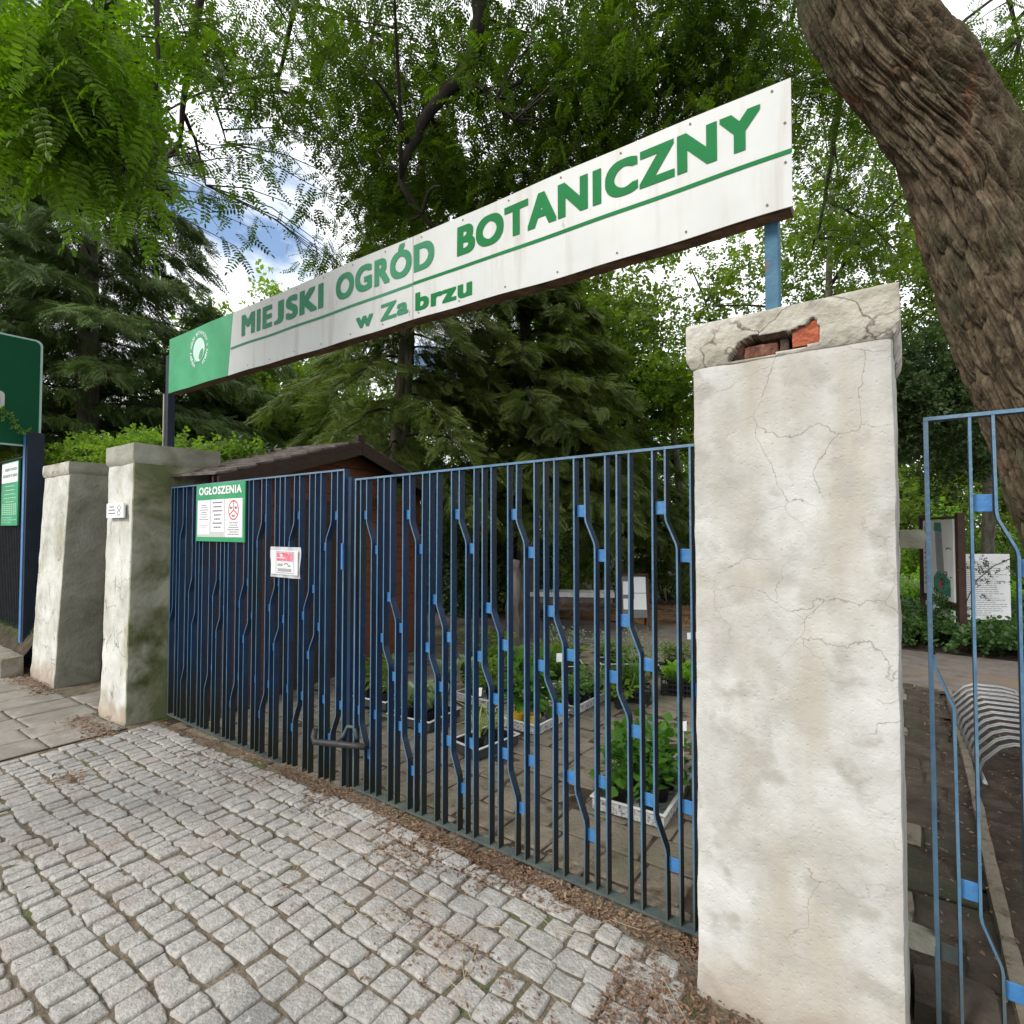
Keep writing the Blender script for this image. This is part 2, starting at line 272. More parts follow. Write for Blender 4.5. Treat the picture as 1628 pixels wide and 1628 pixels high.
M['trayrim'] = mat('pale_tray_rim', [(.50, .50, .48), (.60, .60, .57)], 10, .6, 0)
M['traydark'] = mat('dark_tray', [(.03, .03, .032), (.06, .06, .06)], 20, .6, 0)
M['steel'] = mat('galvanised_steel', [(.24, .25, .25), (.36, .37, .37)], 20, .5, 0, metal=.8)
M['rubber'] = mat('black_handle', [(.018, .018, .018), (.04, .04, .04)], 20, .5, .2, 60)
M['boardbrown'] = mat('brown_board_frame', [(.035, .015, .012), (.06, .028, .02)], 9, .6, .2, 60)
M['benchlit'] = mat('lit_bench_wood', [(.74, .73, .71), (.82, .81, .79)], 9, .7, .2, 60)  # white of the lit seat top put into the wood colour
M['benchgrey'] = mat('grey_bench_wood', [(.13, .115, .10), (.21, .19, .17)], 9, .8, .3, 60)
M['mapgreen'] = mat('map_teal', [(.03, .20, .16), (.06, .28, .20)], 12, .5, 0)
M['mapgrey'] = mat('map_grey', [(.23, .25, .28), (.32, .34, .36)], 12, .5, 0)
M['bigsign'] = mat('deep_green_enamel', [(.002, .055, .022), (.003, .064, .027)], 1, .55, 0, spec=.12)
M['signedge'] = mat('pale_metal_edge', [(.33, .45, .42)], rough=.5)
# ------------------------------------------------------------------ ground
def sheet(name, x0, x1, y0, y1, dz, m, nx=60, ny=20, amp=0, fr=3, kind='structure'):
    X, Y = np.meshgrid(np.linspace(x0, x1, nx + 1), np.linspace(y0, y1, ny + 1)); Z = Gn(X) + dz
    if amp: Z = Z + amp * fbm(np.stack([X * fr, Y * fr, X * 0], -1))
    V = np.stack([X, Y, Z], -1).reshape(-1, 3); i = np.arange(ny)[:, None] * (nx + 1) + np.arange(nx)[None]
    Fc = np.stack([i, i + 1, i + nx + 2, i + nx + 1], -1).reshape(-1, 4)
    o = npmesh(name, V, Fc, m, smooth=True); tag(o, kind=kind); return o
def bigground():
    xs = np.concatenate([[-600, -200, -80, -30], np.linspace(-14, 6, 81), [15, 40, 120, 600]])
    ys = np.concatenate([[-600, -150, -40, -12], np.linspace(-6, 20, 53), [40, 120, 600]])
    X, Y = np.meshgrid(xs, ys); Z = Gn(X) - .03; nx = len(xs) - 1; ny = len(ys) - 1
    i = np.arange(ny)[:, None] * (nx + 1) + np.arange(nx)[None]
    o = npmesh('ground', np.stack([X, Y, Z], -1).reshape(-1, 3), np.stack([i, i + 1, i + nx + 2, i + nx + 1], -1).reshape(-1, 4), M['soil'], smooth=True)
    tag(o, kind='structure')
bigground()

def blocks(name, cells, m, top, jit=.004, nn=6, edge=.012, rough=.003, skew=.008, tilt=.01, hj=.004, ring=.9):
    """many stone blocks as one paved surface: cells = (xc, yc, wx, wy)"""
    cells = np.asarray(cells, float); n = len(cells)
    u = np.array([-1, -ring, -ring + .12, 0, ring - .12, ring, 1.0]) if nn == 6 else np.linspace(-1, 1, nn)
    U, Vv = np.meshgrid(u, u); U = U.ravel(); Vv = Vv.ravel(); k = len(U)
    cx = cells[:, 0:1] + RNG.normal(0, jit, (n, 1)); cy = cells[:, 1:2] + RNG.normal(0, jit, (n, 1))
    # corner skew (bilinear), superelliptic rounding
    sk = RNG.normal(0, skew, (n, 4, 2)); a = (U + 1) / 2; b = (Vv + 1) / 2
    wts = np.stack([(1 - a) * (1 - b), a * (1 - b), (1 - a) * b, a * b], 1)
    off = np.einsum('kc,ncd->nkd', wts, sk)
    m_ = np.maximum(np.abs(U), np.abs(Vv)); corner = np.abs(U * Vv) ** 3; sh = 1 - .006 / np.minimum(cells[:, 2:3], cells[:, 3:4]) * corner
    x = cx + U * sh * cells[:, 2:3] / 2 + off[..., 0]; y = cy + Vv * sh * cells[:, 3:4] / 2 + off[..., 1]
    nr = fbm(np.stack([x * 23, y * 23, x * 0], -1), 3)
    e = (m_ > .99).astype(float); e2 = ((m_ > ring - .001) & (m_ < .99)).astype(float)
    x += (nr * .006) * (e + e2); y += (vn(np.stack([x * 31, y * 31, x * 0 + 5], -1)) * .005) * (e + e2)
    h = top + RNG.normal(0, hj, (n, 1)) + RNG.normal(0, tilt, (n, 1)) * U * .5 * cells[:, 2:3] + RNG.normal(0, tilt, (n, 1)) * Vv * .5 * cells[:, 3:4]
    z = Gn(x) + h + nr * rough * 2 - e * edge * 2.2 - e2 * edge * .10
    Vt = np.stack([x, y, z], -1)
    g = len(u); q = [(r * g + c, r * g + c + 1, (r + 1) * g + c + 1, (r + 1) * g + c) for r in range(g - 1) for c in range(g - 1)]
    Fc = (np.array(q)[None] + (np.arange(n) * k)[:, None, None]).reshape(-1, 4)
    o = npmesh(name, Vt.reshape(-1, 3), Fc, m, smooth=True); tag(o, kind='structure'); return o
# granite setts of the driveway, courses parallel to the gate
cells = []; y = 2.015
while y > -2.2:
    wy = random.uniform(.10, .128) if y < 1.8 else .10
    x = -5.17 + random.uniform(0, .05)
    while x < 1.6:
        near = min(1, max(0, (x + 3.2) / 1.8)); wx = random.uniform(.062, .10) * (1 - near) + random.uniform(.09, .13) * near
        if random.random() < .12: wx *= 1.35
        if not (x + wx > -.62 and y > 1.86) and not (-.64 < x + wx / 2 < .02 and y > 1.83):
            cells.append((x + wx / 2, y - wy / 2 + .012 * math.sin(x * 2.1) + .01 * math.sin(x * 5.3 + y), wx - .007, wy - .009))
        x += wx
    y -= wy
blocks('cobbled_driveway', cells, M['granite'], .010, skew=.0045, edge=.0065, ring=.92, rough=.0032, hj=.003)
sheet('driveway_bedding', -5.2, 2.2, -2.3, 2.06, .0005, M['joint'], 150, 60, .006, 9)
# pavement slabs to the left of the driveway
cells = []; x = -5.22
col = 0
while x > -13:
    wx = .36; y = 2.9 if -6.86 < x - wx / 2 < -5.85 else (1.86 if x - wx / 2 > -8.1 else 1.66)
    if x - wx < -6.86 and x - wx / 2 > -6.9: y = 1.86
    y -= (col % 2) * .02
    while y > -2.4:
        wy = .50; cells.append((x - wx / 2, y - wy / 2, wx - .008, wy - .008)); y -= wy
    x -= wx; col += 1
blocks('pavement', cells, M['slab'], .008, jit=.001, edge=.003, rough=.0012, skew=.0015, tilt=.004, hj=.0015, ring=.985)
sheet('pavement_bedding', -13.2, -5.204, -2.5, 2.98, -.008, M['joint'], 60, 30, .003, 9)
sheet('street', -40, 30, -14, -2.6, -.012, M['path'], 60, 10)
# yard behind the gate, garden path, leaf litter bank
cells = []; y = 2.07
while y < 6.7:
    wy = random.uniform(.19, .25); x = -8 + random.uniform(0, .2)
    while x < .17:
        wx = random.uniform(.2, .32); cells.append((x + wx / 2, y + wy / 2, wx - .006, wy - .006)); x += wx
    y += wy
cells = [c for c in cells if not (-.7 < c[0] < .1 and c[1] < 2.62) and not (c[0] < -4.95 and c[1] < 2.7)]
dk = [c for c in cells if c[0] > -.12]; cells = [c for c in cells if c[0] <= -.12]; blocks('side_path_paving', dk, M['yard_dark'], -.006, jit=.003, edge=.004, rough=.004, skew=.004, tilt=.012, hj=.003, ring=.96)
blocks('yard_paving', cells, M['yard'], -.006, jit=.003, edge=.004, rough=.004, skew=.004, tilt=.012, hj=.003, ring=.96)
sheet('yard_bedding', -8.2, .2, 2.062, 6.75, -.012, M['soil'], 60, 40, .003, 9)
sheet('garden_path', -14, 9, 6.72, 8.7, -.004, M['path'], 80, 20, .006, 1.2)
sheet('leaf_litter_bank', -14, -.9, 8.7, 11.5, .0, M['litterbed'], 80, 20, .05, 1.5)
MBk = MB()
def rbox(x0, x1, y0, y1, z0, z1, cell=.03, r=.012, amp=.004, fr=9, tw=None):
    """rounded, rough masonry block; returns verts, quads"""
    V = []; Fc = []; off = 0
    def face(o, a, b, na, nb):
        nonlocal off
        s, t = np.meshgrid(np.linspace(0, 1, na + 1), np.linspace(0, 1, nb + 1))
        V.append((np.array(o) + s[..., None] * np.array(a) + t[..., None] * np.array(b)).reshape(-1, 3))
        i = np.arange(nb)[:, None] * (na + 1) + np.arange(na)[None] + off
        Fc.append(np.stack([i, i + 1, i + na + 2, i + na + 1], -1).reshape(-1, 4)); off += (na + 1) * (nb + 1)
    dx, dy, dz = x1 - x0, y1 - y0, z1 - z0; nx, ny, nz = [max(2, int(d / cell)) for d in (dx, dy, dz)]
    face((x0, y0, z0), (dx, 0, 0), (0, 0, dz), nx, nz); face((x1, y1, z0), (-dx, 0, 0), (0, 0, dz), nx, nz)
    face((x1, y0, z0), (0, dy, 0), (0, 0, dz), ny, nz); face((x0, y1, z0), (0, -dy, 0), (0, 0, dz), ny, nz)
    face((x0, y0, z1), (dx, 0, 0), (0, dy, 0), nx, ny); face((x0, y1, z0), (dx, 0, 0), (0, -dy, 0), nx, ny)
    V = np.concatenate(V); Fc = np.concatenate(Fc)
    lo = np.array([x0 + r, y0 + r, z0 + r]); hi = np.array([x1 - r, y1 - r, z1 - r]); inn = np.clip(V, lo, hi)
    d = V - inn; ln = np.linalg.norm(d, axis=1, keepdims=True); n = d / np.maximum(ln, 1e-6)
    out = inn + n * r + n * (amp * (fbm(V * fr, 4) * 1.6 + .7 * fbm(V * fr * .25 + 9, 2)))[:, None]
    return out, Fc
# ------------------------------------------------------------------ gate pillars
def gate_pillar(name, label, x0, x1, y0, y1, zb, zc, zt, mats, lean=0, taper=.02, hole=None, side_mat=None, cell=.02, over=.018, basehole=0):
    cx = (x0 + x1) / 2; root = empty(name, (cx, (y0 + y1) / 2, zb), label, 'gate pillar', 'plastered gate pillars')
    def warp(V):
        h = (zt - V[:, 2]); V[:, 0] -= lean * h; V[:, 0] += (V[:, 0] - cx) * taper * h / (zt - zb)
        low = np.clip((zb + .16 - V[:, 2]) / .16, 0, 1); V[:, 0] += (V[:, 0] - cx) * .05 * low * (fbm(V * 5) + .2); V[:, 1] -= .03 * low * np.clip(fbm(V * 7 + 3) + .3, 0, 1) * (V[:, 1] < y0 + .1)
        return V
    V, Fc = rbox(x0, x1, y0, y1, zb - .06, zc + .01, cell, .010, .0042, 9)
    c = V[Fc].mean(1); mi = np.zeros(len(Fc), int)
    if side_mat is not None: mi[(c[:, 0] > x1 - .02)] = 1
    V = warp(V); local(npmesh('shaft', V, Fc, [mats[0], side_mat or mats[0]], None, True, mi), root)
    cap_cell = .0065 if hole else .02
    V, Fc = rbox(x0 - over, x1 + over, y0 - over, y1 + over, zc, zt, cap_cell, .006, .0035, 11)
    # the underside of the cap tapers in to the shaft
    low = np.clip((zc + .035 - V[:, 2]) / .035, 0, 1); V[:, 0] += (cx - V[:, 0]) * low * .05; V[:, 1] += ((y0 + y1) / 2 - V[:, 1]) * low * .05
    mi = np.zeros(len(Fc), int)
    if hole is not None:
        poly = np.array(hole); px = poly[:, 0]; pz = poly[:, 1]
        def inside(x, z):
            r = np.zeros(len(x), bool); j = len(px) - 1
            for i in range(len(px)):
                cnd = ((pz[i] > z) != (pz[j] > z)) & (x < (px[j] - px[i]) * (z - pz[i]) / (pz[j] - pz[i] + 1e-12) + px[i]); r ^= cnd; j = i
            return r
        jx = fbm(V * 40, 2) * .008; ins = inside(V[:, 0] + jx, V[:, 2] + jx) & (V[:, 1] < y0)
        V[ins, 1] += .085 + .02 * fbm(V[ins] * 16, 3)
        fi = ins[Fc].sum(1) >= 2; c = V[Fc].mean(1)
        mi[fi] = 1
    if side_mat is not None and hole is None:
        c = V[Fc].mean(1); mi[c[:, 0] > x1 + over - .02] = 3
    V = warp(V); local(npmesh('cap', V, Fc, [mats[1], M['cavity'], M['brick'], M['plaster_dim']], None, True, mi), root)
    return root
holeR = [(-.478, 2.10), (-.44, 2.155), (-.40, 2.168), (-.33, 2.162), (-.292, 2.160), (-.245, 2.172), (-.225, 2.19), (-.217, 2.166), (-.212, 2.118), (-.29, 2.106)]
gate_pillar('gate_pillar', 'pale plaster gate pillar in front with broken cap showing red brick', -.597, -.032, 1.89, 2.44, .0, 2.092, 2.243, (M['plaster'], M['plaster_cap']), lean=0, taper=.01, hole=holeR, cell=.014)
PR_ = [o for o in bpy.data.objects if o.name == 'gate_pillar'][0]
for (a, b, c, d_, y_, m_) in ((-.288, -.208, 2.108, 2.185, 1.882, 'brick'), (-.43, -.33, 2.104, 2.142, 1.900, 'brickold'), (-.325, -.30, 2.09, 2.15, 1.905, 'cavity'), (-.47, -.435, 2.09, 2.16, 1.91, 'cavity')):
    V, Fc = rbox(a, b, y_, 2.0, c, d_, .006, .005, .006, 26); local(npmesh('broken_brick', V, Fc, M[m_], None, False), PR_)
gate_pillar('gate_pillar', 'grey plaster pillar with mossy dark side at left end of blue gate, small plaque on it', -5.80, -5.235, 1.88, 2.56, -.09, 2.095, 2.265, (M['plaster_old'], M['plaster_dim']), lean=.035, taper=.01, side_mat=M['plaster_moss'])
gate_pillar('gate_pillar', 'leaning plaster pillar beside the big green sign, farthest left', -7.68, -6.87, 1.90, 2.30, -.12, 2.10, 2.23, (M['plaster_old'], M['plaster_cap']), lean=.15, taper=.01, side_mat=M['plaster_dim'])  # side facing away from the light in dimmer plaster: shade put into the colour

# ------------------------------------------------------------------ gate leaves
LV = [(1.626, 1.585, 1.48, 1.436), (1.167, 1.146, 1.035, .985), (.922, .87, .775, .727), (.459, .408, .288, .234)]
def make_leaf(name, label, xs, sgn, per, nper, xend, ztop, zbot, yc=2.15, stile_w=.012, start=0, extra_last=0, bowed=0):
    """one gate leaf. xs: hinge/meeting stile x; bars drift in direction sgn as they descend"""
    k = per / .361; offs = [0, .053 * k, .152 * k, .205 * k, .26 * k]; sh = .046 * k
    lvl = {1: 0, 4: 1, 3: 2, 0: 3}                    # bar slot -> bend level
    root = empty(name, ((xs + xend) / 2, yc, zbot), label, 'gate', 'blue steel gate leaves')
    dep = .04
    def zt(x): return ztop[0] + (ztop[1] - ztop[0]) * (x - min(xs, xend)) / abs(xend - xs)
    bars = []
    for p in range(nper):
        for s in range(5):
            x = start + sgn * (p * per + offs[s])
            if (x - xend) * sgn > -.02 or (x - xs) * sgn < .01: continue
            bars.append((p, s, x))
    def xat(s, x, z):
        if s not in lvl: return x
        a, b, c, d = LV[lvl[s]]
        return x + sgn * sh * min(1, max(0, (b - z) / (b - c)))
    def bar(x, pts, mname='blue', th=.0075, nm='bar'):
        mb = MB(); o = 0
        for (xx, z) in pts:
            for (i, j) in ((-1, -1), (1, -1), (1, 1), (-1, 1)): mb.v.append((xx + i * th / 2, yc + j * dep / 2, z))
        n = len(pts)
        for q in range(n - 1):
            for j in range(4): mb.f.append((4 * q + j, 4 * q + (j + 1) % 4, 4 * q + 4 + (j + 1) % 4, 4 * q + 4 + j)); mb.m.append(1 if j == 0 else 0)
        ob = mb.build(nm, [M[mname], M['blueedge']]); local(ob, root); return ob
    for (p, s, x) in bars:
        pts = []; jb = random.uniform(-.003, .003)
        zs = [zt(x) - .004]
        if s in lvl: zs += [LV[lvl[s]][1] + .012, LV[lvl[s]][1] - .008, LV[lvl[s]][2] + .008, LV[lvl[s]][2] - .012]
        else: zs += [1.2, .7]
        zs += [zbot + .005]
        pts = [(xat(s, x, z) + (jb if 0 < i < len(zs) - 1 else 0), z) for i, z in enumerate(zs)]
        bar(x, pts)
    # little plates that hold neighbouring bars together
    allx = [(p, s, x) for (p, s, x) in bars]
    def xs_at(z): return sorted([xat(s, x, z) for (_, s, x) in allx] + [xs, xend])
    clips = []
    for (p, s, x) in bars:
        if s in lvl:
            a, b, c, d = LV[lvl[s]]
            for z, dirn in ((a, -sgn), (d, sgn)):
                xa = xat(s, x, z); c2 = [q for q in xs_at(z) if (q - xa) * dirn > .01]
                if c2:
                    q = min(c2, key=lambda q: abs(q - xa))
                    if abs(q - xa) < .075: clips.append((xa, q, z + random.uniform(-.012, .012)))
        if s == 2:
            z = .472; xa = x; c2 = [q for q in xs_at(z) if (q - xa) * -sgn > .01]
            if c2:
                q = min(c2, key=lambda q: abs(q - xa))
                if abs(q - xa) < .075: clips.append((xa, q, z))
    for (a, b, z) in clips:
        lo, hi = min(a, b) + .0042, max(a, b) - .0042; yy = yc + .002
        ob = MB().box(lo, hi, yy, yy + .006, z - .026, z + .026).build('spacer_plate', M['bluelit'], bevel=.001); local(ob, root)
    # rails and stiles
    a, b = min(xs, xend), max(xs, xend)
    rail = MB(); rail.add([(a - .006, yc - .022, zt(a) - .005), (b + .006, yc - .022, zt(b) - .005), (b + .006, yc + .022, zt(b) - .005), (a - .006, yc + .022, zt(a) - .005), (a - .006, yc - .022, zt(a) + .006), (b + .006, yc - .022, zt(b) + .006), (b + .006, yc + .022, zt(b) + .006), (a - .006, yc + .022, zt(a) + .006)],
        [(3, 2, 1, 0), (4, 5, 6, 7), (0, 1, 5, 4), (1, 2, 6, 5), (2, 3, 7, 6), (3, 0, 4, 7)])
    rail.m = [0, 1, 1, 0, 0, 0]; local(rail.build('top_rail', [M['blue'], M['blueedge']]), root)
    local(MB().box(a - .006, b + .006, yc - .026, yc + .026, zbot - .006, zbot + .005).build('bottom_rail', M['bluegrime'], bevel=.0015), root)
    for q in (xs, xend): bar(q, [(q, zt(q) - .005), (q, zbot + .005)], th=stile_w, nm='stile')
    return root
leafR = make_leaf('gate_leaf', 'right hand leaf of blue steel gate, between the meeting post and the white pillar', -2.693, 1, .361, 7, -.50, (1.842, 1.874), .02, start=-2.645)
# left leaf: bars drift the other way; it leans down the slope of the street
leafL = make_leaf('gate_leaf', 'left hand leaf of blue steel gate carrying the green notice board', -2.805, -1, .40, 6, -5.15, (1.898, 1.908), -.028, start=-2.866)
leafS = make_leaf('gate_leaf', 'blue steel gate leaf at far right of the picture, beyond the white pillar', .045, 1, .361, 7, 2.3, (1.888, 1.90), .02, start=.150)
leafW = make_leaf('gate_leaf', 'narrow blue wicket gate between the two left pillars', -6.78, 1, .361, 3, -5.92, (1.62, 1.62), -.08, yc=2.22, start=-6.70)
# extra bent bar that leaves the right-hand leaf's stile half way down
mb = MB()
pts = [(.053, 1.165), (.056, 1.12), (.098, 1.01), (.100, .47), (.100, .02)]
for (xx, z) in pts:
    for (i, j) in ((-1, -1), (1, -1), (1, 1), (-1, 1)): mb.v.append((xx + i * .004, 2.15 + j * .02, z))
for q in range(4):
    for j in range(4): mb.f.append((4 * q + j, 4 * q + (j + 1) % 4, 4 * q + 4 + (j + 1) % 4, 4 * q + 4 + j)); mb.m.append(1 if j == 0 else 0)
local(mb.build('bar', [M['blue'], M['blueedge']]), leafS)
local(MB().box(.052, .096, 2.152, 2.158, .24, .292).build('spacer_plate', M['bluegrime'], bevel=.001), leafS)
local(MB().box(.104, .146, 2.152, 2.158, .445, .50).build('spacer_plate', M['bluelit'], bevel=.001), leafS)
# hinge arms from pillar to the far right leaf
for z in (1.515, .285):
    V, Fc = rbox(-.03, .04, 2.13, 2.17, z - .03, z + .03, .012, .006, .006, 14)
    o = npmesh('hinge', V, Fc, M['plaster_dim'], None, True); local(o, leafS)
# latch plate and lever on the meeting stile
local(MB().box(-2.812, -2.795, 2.118, 2.131, 1.30, 1.46).build('latch_plate', M['bluelit'], bevel=.001), leafL)
o = MB().tube([(-2.95, 2.05, .335), (-2.945, 2.035, .29), (-2.925, 2.03, .265), (-2.87, 2.04, .272), (-2.7, 2.07, .288), (-2.55, 2.10, .30)], [.017, .019, .019, .018, .018, .017], 12).build('closing_lever', M['rubber'], smooth=True); local(o, leafL)
o = MB().tube([(-2.80, 2.10, .28), (-2.79, 2.13, .30), (-2.76, 2.14, .36), (-2.70, 2.14, .37), (-2.66, 2.13, .31)], .011, 10).build('lever_bracket', M['bluegrime'], smooth=True); local(o, leafL)
local(MB().box(-2.775, -2.745, 2.14, 2.165, -.02, 1.86).build('meeting_post', M['blue'], bevel=.002), leafL)
# ------------------------------------------------------------------ lettering
_tc = {}
def glyphs(body, off=.0):
    if (body, off) in _tc: return _tc[(body, off)]
    cu = bpy.data.curves.new('t', 'FONT'); cu.body = body; cu.size = 1; cu.space_character = 1.12; cu.offset = off; cu.dimensions = '2D'; cu.fill_mode = 'FRONT'; cu.resolution_u = 6
    ob = bpy.data.objects.new('t', cu); COL.objects.link(ob); dg = bpy.context.evaluated_depsgraph_get(); dg.update()
    me = bpy.data.meshes.new_from_object(ob.evaluated_get(dg)); v = np.array([q.co[:2] for q in me.vertices]); f = [tuple(p.vertices) for p in me.polygons]
    bpy.data.objects.remove(ob); bpy.data.curves.remove(cu); bpy.data.meshes.remove(me); _tc[(body, off)] = (v, f); return v, f
def cap(off): v, _ = glyphs('H', off); return v[:, 1].min(), v[:, 1].max()
def text_mb(mb, body, fn, u0, u1, v0, v1, off=.0, mi=0, own=False):
    """lettering fitted so that it runs u0..u1 and its capitals stand v0..v1; fn maps (u, v) to a point in space"""
    g, f = glyphs(body, 0); lo, hi = cap(0) if not own else (g[:, 1].min(), g[:, 1].max()); lo -= off; hi += off; ox = off * 1.35; a, b = g[:, 0].min() - ox, g[:, 0].max() + ox; k = 0
    for i, j in ([(0, 0)] if off == 0 else [(i, j) for i in (-1, 0, 1) for j in (-1, 0, 1)]):      # heavy letters: the outline spread on all sides
        v = g + np.array([i * ox, j * off]); uu = u0 + (v[:, 0] - a) / (b - a) * (u1 - u0); vv = v0 + (v[:, 1] - lo) / (hi - lo) * (v1 - v0)
        mb.add([(r[0], r[1] - .00006 * k, r[2]) for r in (fn(p, q) for p, q in zip(uu, vv))], f, mi); k += 1
    return mb
def quad(mb, fn, u0, u1, v0, v1, mi=0, n=1):
    vs = [fn(u0 + (u1 - u0) * i / n, v) for v in (v0, v1) for i in range(n + 1)]
    mb.add(vs, [(i, i + 1, n + 2 + i, n + 1 + i) for i in range(n)], mi); return mb
def disc(mb, fn, cu, cv, ru, rv, mi=0, n=40, r0=0, a0=0, a1=2 * math.pi, rot=0):
    pts = []
    for i in range(n + 1):
        a = a0 + (a1 - a0) * i / n; c, s_ = math.cos(a), math.sin(a)
        for k in (r0, 1):
            x, y = c * ru * k, s_ * rv * k; pts.append(fn(cu + x * math.cos(rot) - y * math.sin(rot), cv + x * math.sin(rot) + y * math.cos(rot)))
    mb.add(pts, [(2 * i, 2 * i + 1, 2 * i + 3, 2 * i + 2) for i in range(n)], mi); return mb
def lines(mb, fn, u0, u1, v1, v0, n, h, mi=0, centre=False, seed=1):
    r = random.Random(seed)
    for i in range(n):
        v = v1 - (v1 - v0) * i / max(1, n - 1); wd = (u1 - u0) * r.uniform(.6, 1); s0 = (u0 + u1 - wd) / 2 if centre else u0
        u = s0
        while u < s0 + wd:                                  # words too small to read
            ww = r.uniform(.06, .2) * (u1 - u0); quad(mb, fn, u, min(u + ww, s0 + wd), v, v + h, mi); u += ww + .022 * (u1 - u0)

# ------------------------------------------------------------------ the big name sign
XL, XR, YS = -5.10, -.308, 2.075
def ztopf(x): return 3.163 + (x - XL) / (XR - XL) * (3.115 - 3.163) + .003 * math.sin(x * 3.9) + .0015 * math.sin(x * 9.7 + 1)
def zbotf(x): return 2.70 + (x - XL) / (XR - XL) * (2.654 - 2.70) + .003 * math.sin(x * 3.1 + 2) + .002 * math.sin(x * 11)
def buckle(x, v): return .002 * math.sin(x * 4.1 + v * 2) + .001 * math.sin(x * 9 + v * 5) * v
def sg(d):
    return lambda x, v: (x, YS + buckle(x, v) - d * .35, zbotf(x) + (ztopf(x) - zbotf(x)) * v)
sign = empty('name_sign', (-2.7, 2.15, 2.65), 'long white and green garden name sign spanning the gate on two posts', 'sign')
def grid_panel(name, u0, u1, mat_, d, th=.004, slant=0):
    V = []; nu, nv = 60, 8
    for j in range(nv + 1):
        for i in range(nu + 1):
            v = j / nv; a = u0 - slant * 0; x = u0 + (u1 + slant * (v - .5) - u0) * i / nu; V.append(sg(d)(x, v))
    F = [(j * (nu + 1) + i, j * (nu + 1) + i + 1, (j + 1) * (nu + 1) + i + 1, (j + 1) * (nu + 1) + i) for j in range(nv) for i in range(nu)]
    mb = MB(); mb.add(V, F); o = mb.build(name, mat_, smooth=False); s = o.modifiers.new('s', 'SOLIDIFY'); s.thickness = th; s.offset = -1; return local(o, sign)
grid_panel('panel', XL + .006, -2.157, M['signwhite'], 0); grid_panel('panel', -2.153, XR, M['signwhite'], 0)
grid_panel('green_panel', XL, -4.083, M['signgreen'], .0045, slant=.07)
m1 = MB(); m2 = MB()
text_mb(m1, 'MIE', sg(.006), -3.922, -3.525, .55, .885, .036); text_mb(m1, 'J', sg(.006), -3.50, -3.385, .55, .885, .036, own=True); text_mb(m1, 'SKI', sg(.006), -3.36, -2.953, .55, .885, .036); text_mb(m1, 'OGRÓD', sg(.006), -2.825, -1.997, .555, .885, .036)
text_mb(m2, 'BOTANICZNY', sg(.006), -1.839, -.405, .56, .885, .036)
quad(m1, sg(.006), -4.075, -2.158, .405, .44, n=40); quad(m2, sg(.006), -2.152, XR + .002, .41, .445, n=40)
text_mb(m1, 'w Za', sg(.006), -2.633, -2.19, .10, .305, .03); text_mb(m2, 'brzu', sg(.006), -2.135, -1.739, .085, .30, .033)
local(m1.build('lettering', M['lettergreen_f']), sign); local(m2.build('lettering', M['lettergreen']), sign)
# emblem: ring of words round a disc with three leaf shapes
em = MB(); ez = .462; cu_, cv_ = -4.575, .60; ru = .10
def ef(d): return lambda x, y: sg(d)(cu_ + x, cv_ + y / ez)
disc(em, ef(.006), 0, 0, ru, ru, 0); disc(em, ef(.0075), -.004, .035, .075, .040, 1, rot=.35); disc(em, ef(.0075), .038, -.042, .05, .030, 2, rot=.9); disc(em, ef(.0075), -.045, -.045, .035, .045, 1, rot=-.3)
disc(em, ef(.0085), 0, 0, ru * 1.0, ru * 1.0, 2, r0=.93)
words = 'MIEJSKI OGRÓD BOTANICZNY W ZABRZU'
for i, ch in enumerate(words):
    if ch == ' ': continue
    a = R(238) - R(296) * i / (len(words) - 1); rr = .135
    def fl(u, v, a=a):
        x, y = u, v; r_ = a - math.pi / 2; return ef(.006)(math.cos(a) * rr + x * math.cos(r_) - y * math.sin(r_), math.sin(a) * rr + x * math.sin(r_) + y * math.cos(r_))
    wd = .004 if ch == 'I' else .0095
    text_mb(em, ch, fl, -wd, wd, -.013, .013, .02, 0)
local(em.build('emblem', [M['white'], mat('mint', [(.42, .66, .56)], rough=.5), M['signgreen']]), sign)
bo = MB()
for i in range(17):
    for v in (.06, .95):
        x = XL + .12 + i * (XR - XL - .2) / 16 + (.02 if v > .5 else 0); disc(bo, sg(.0075), x, v, .0045, .0045 / ez, 0, 10)
for v in (.35, .66):
    for x in (XL + .02, XR - .02): disc(bo, sg(.0075), x, v, .0045, .0045 / ez, 0, 10)
local(bo.build('bolt', M['bolt']), sign)
fr = MB()
for i in range(30):
    a = XL + .01 + (XR - XL - .02) * i / 30; b = XL + .01 + (XR - XL - .02) * (i + 1) / 30
    fr.beam((a, YS + .045, zbotf(a) + .012), (b + .002, YS + .045, zbotf(b) + .012), .06, .03)
    fr.beam((a, YS + .045, ztopf(a) - .035), (b + .002, YS + .045, ztopf(b) - .035), .05, .03)
for x in (XL + .03, -4.1, -3.1, -2.155, -1.2, XR - .03): fr.box(x - .015, x + .015, YS + .02, YS + .07, zbotf(x) + .03, ztopf(x) - .055)
local(fr.build('back_frame', M['rust']), sign)
local(MB().box(-.412, -.366, 2.14, 2.19, 2.235, 3.05).build('post', M['post'], bevel=.003), sign)
local(MB().box(-5.33, -5.275, 2.14, 2.20, 2.25, 3.08).build('post', M['darkpost'], bevel=.003), sign)
local(MB().box(-5.352, -5.331, 2.13, 2.155, 2.26, 2.74).build('post_trim', M['plaster_dim'], bevel=.003), sign)

# ------------------------------------------------------------------ notices
def flatfn(o, ux, uz, nrm, d):               # plane frame: origin, u axis, v axis, normal
    o, ux, uz, nrm = map(Vector, (o, ux, uz, nrm)); return lambda u, v: tuple(o + ux * u + uz * v + nrm * d)
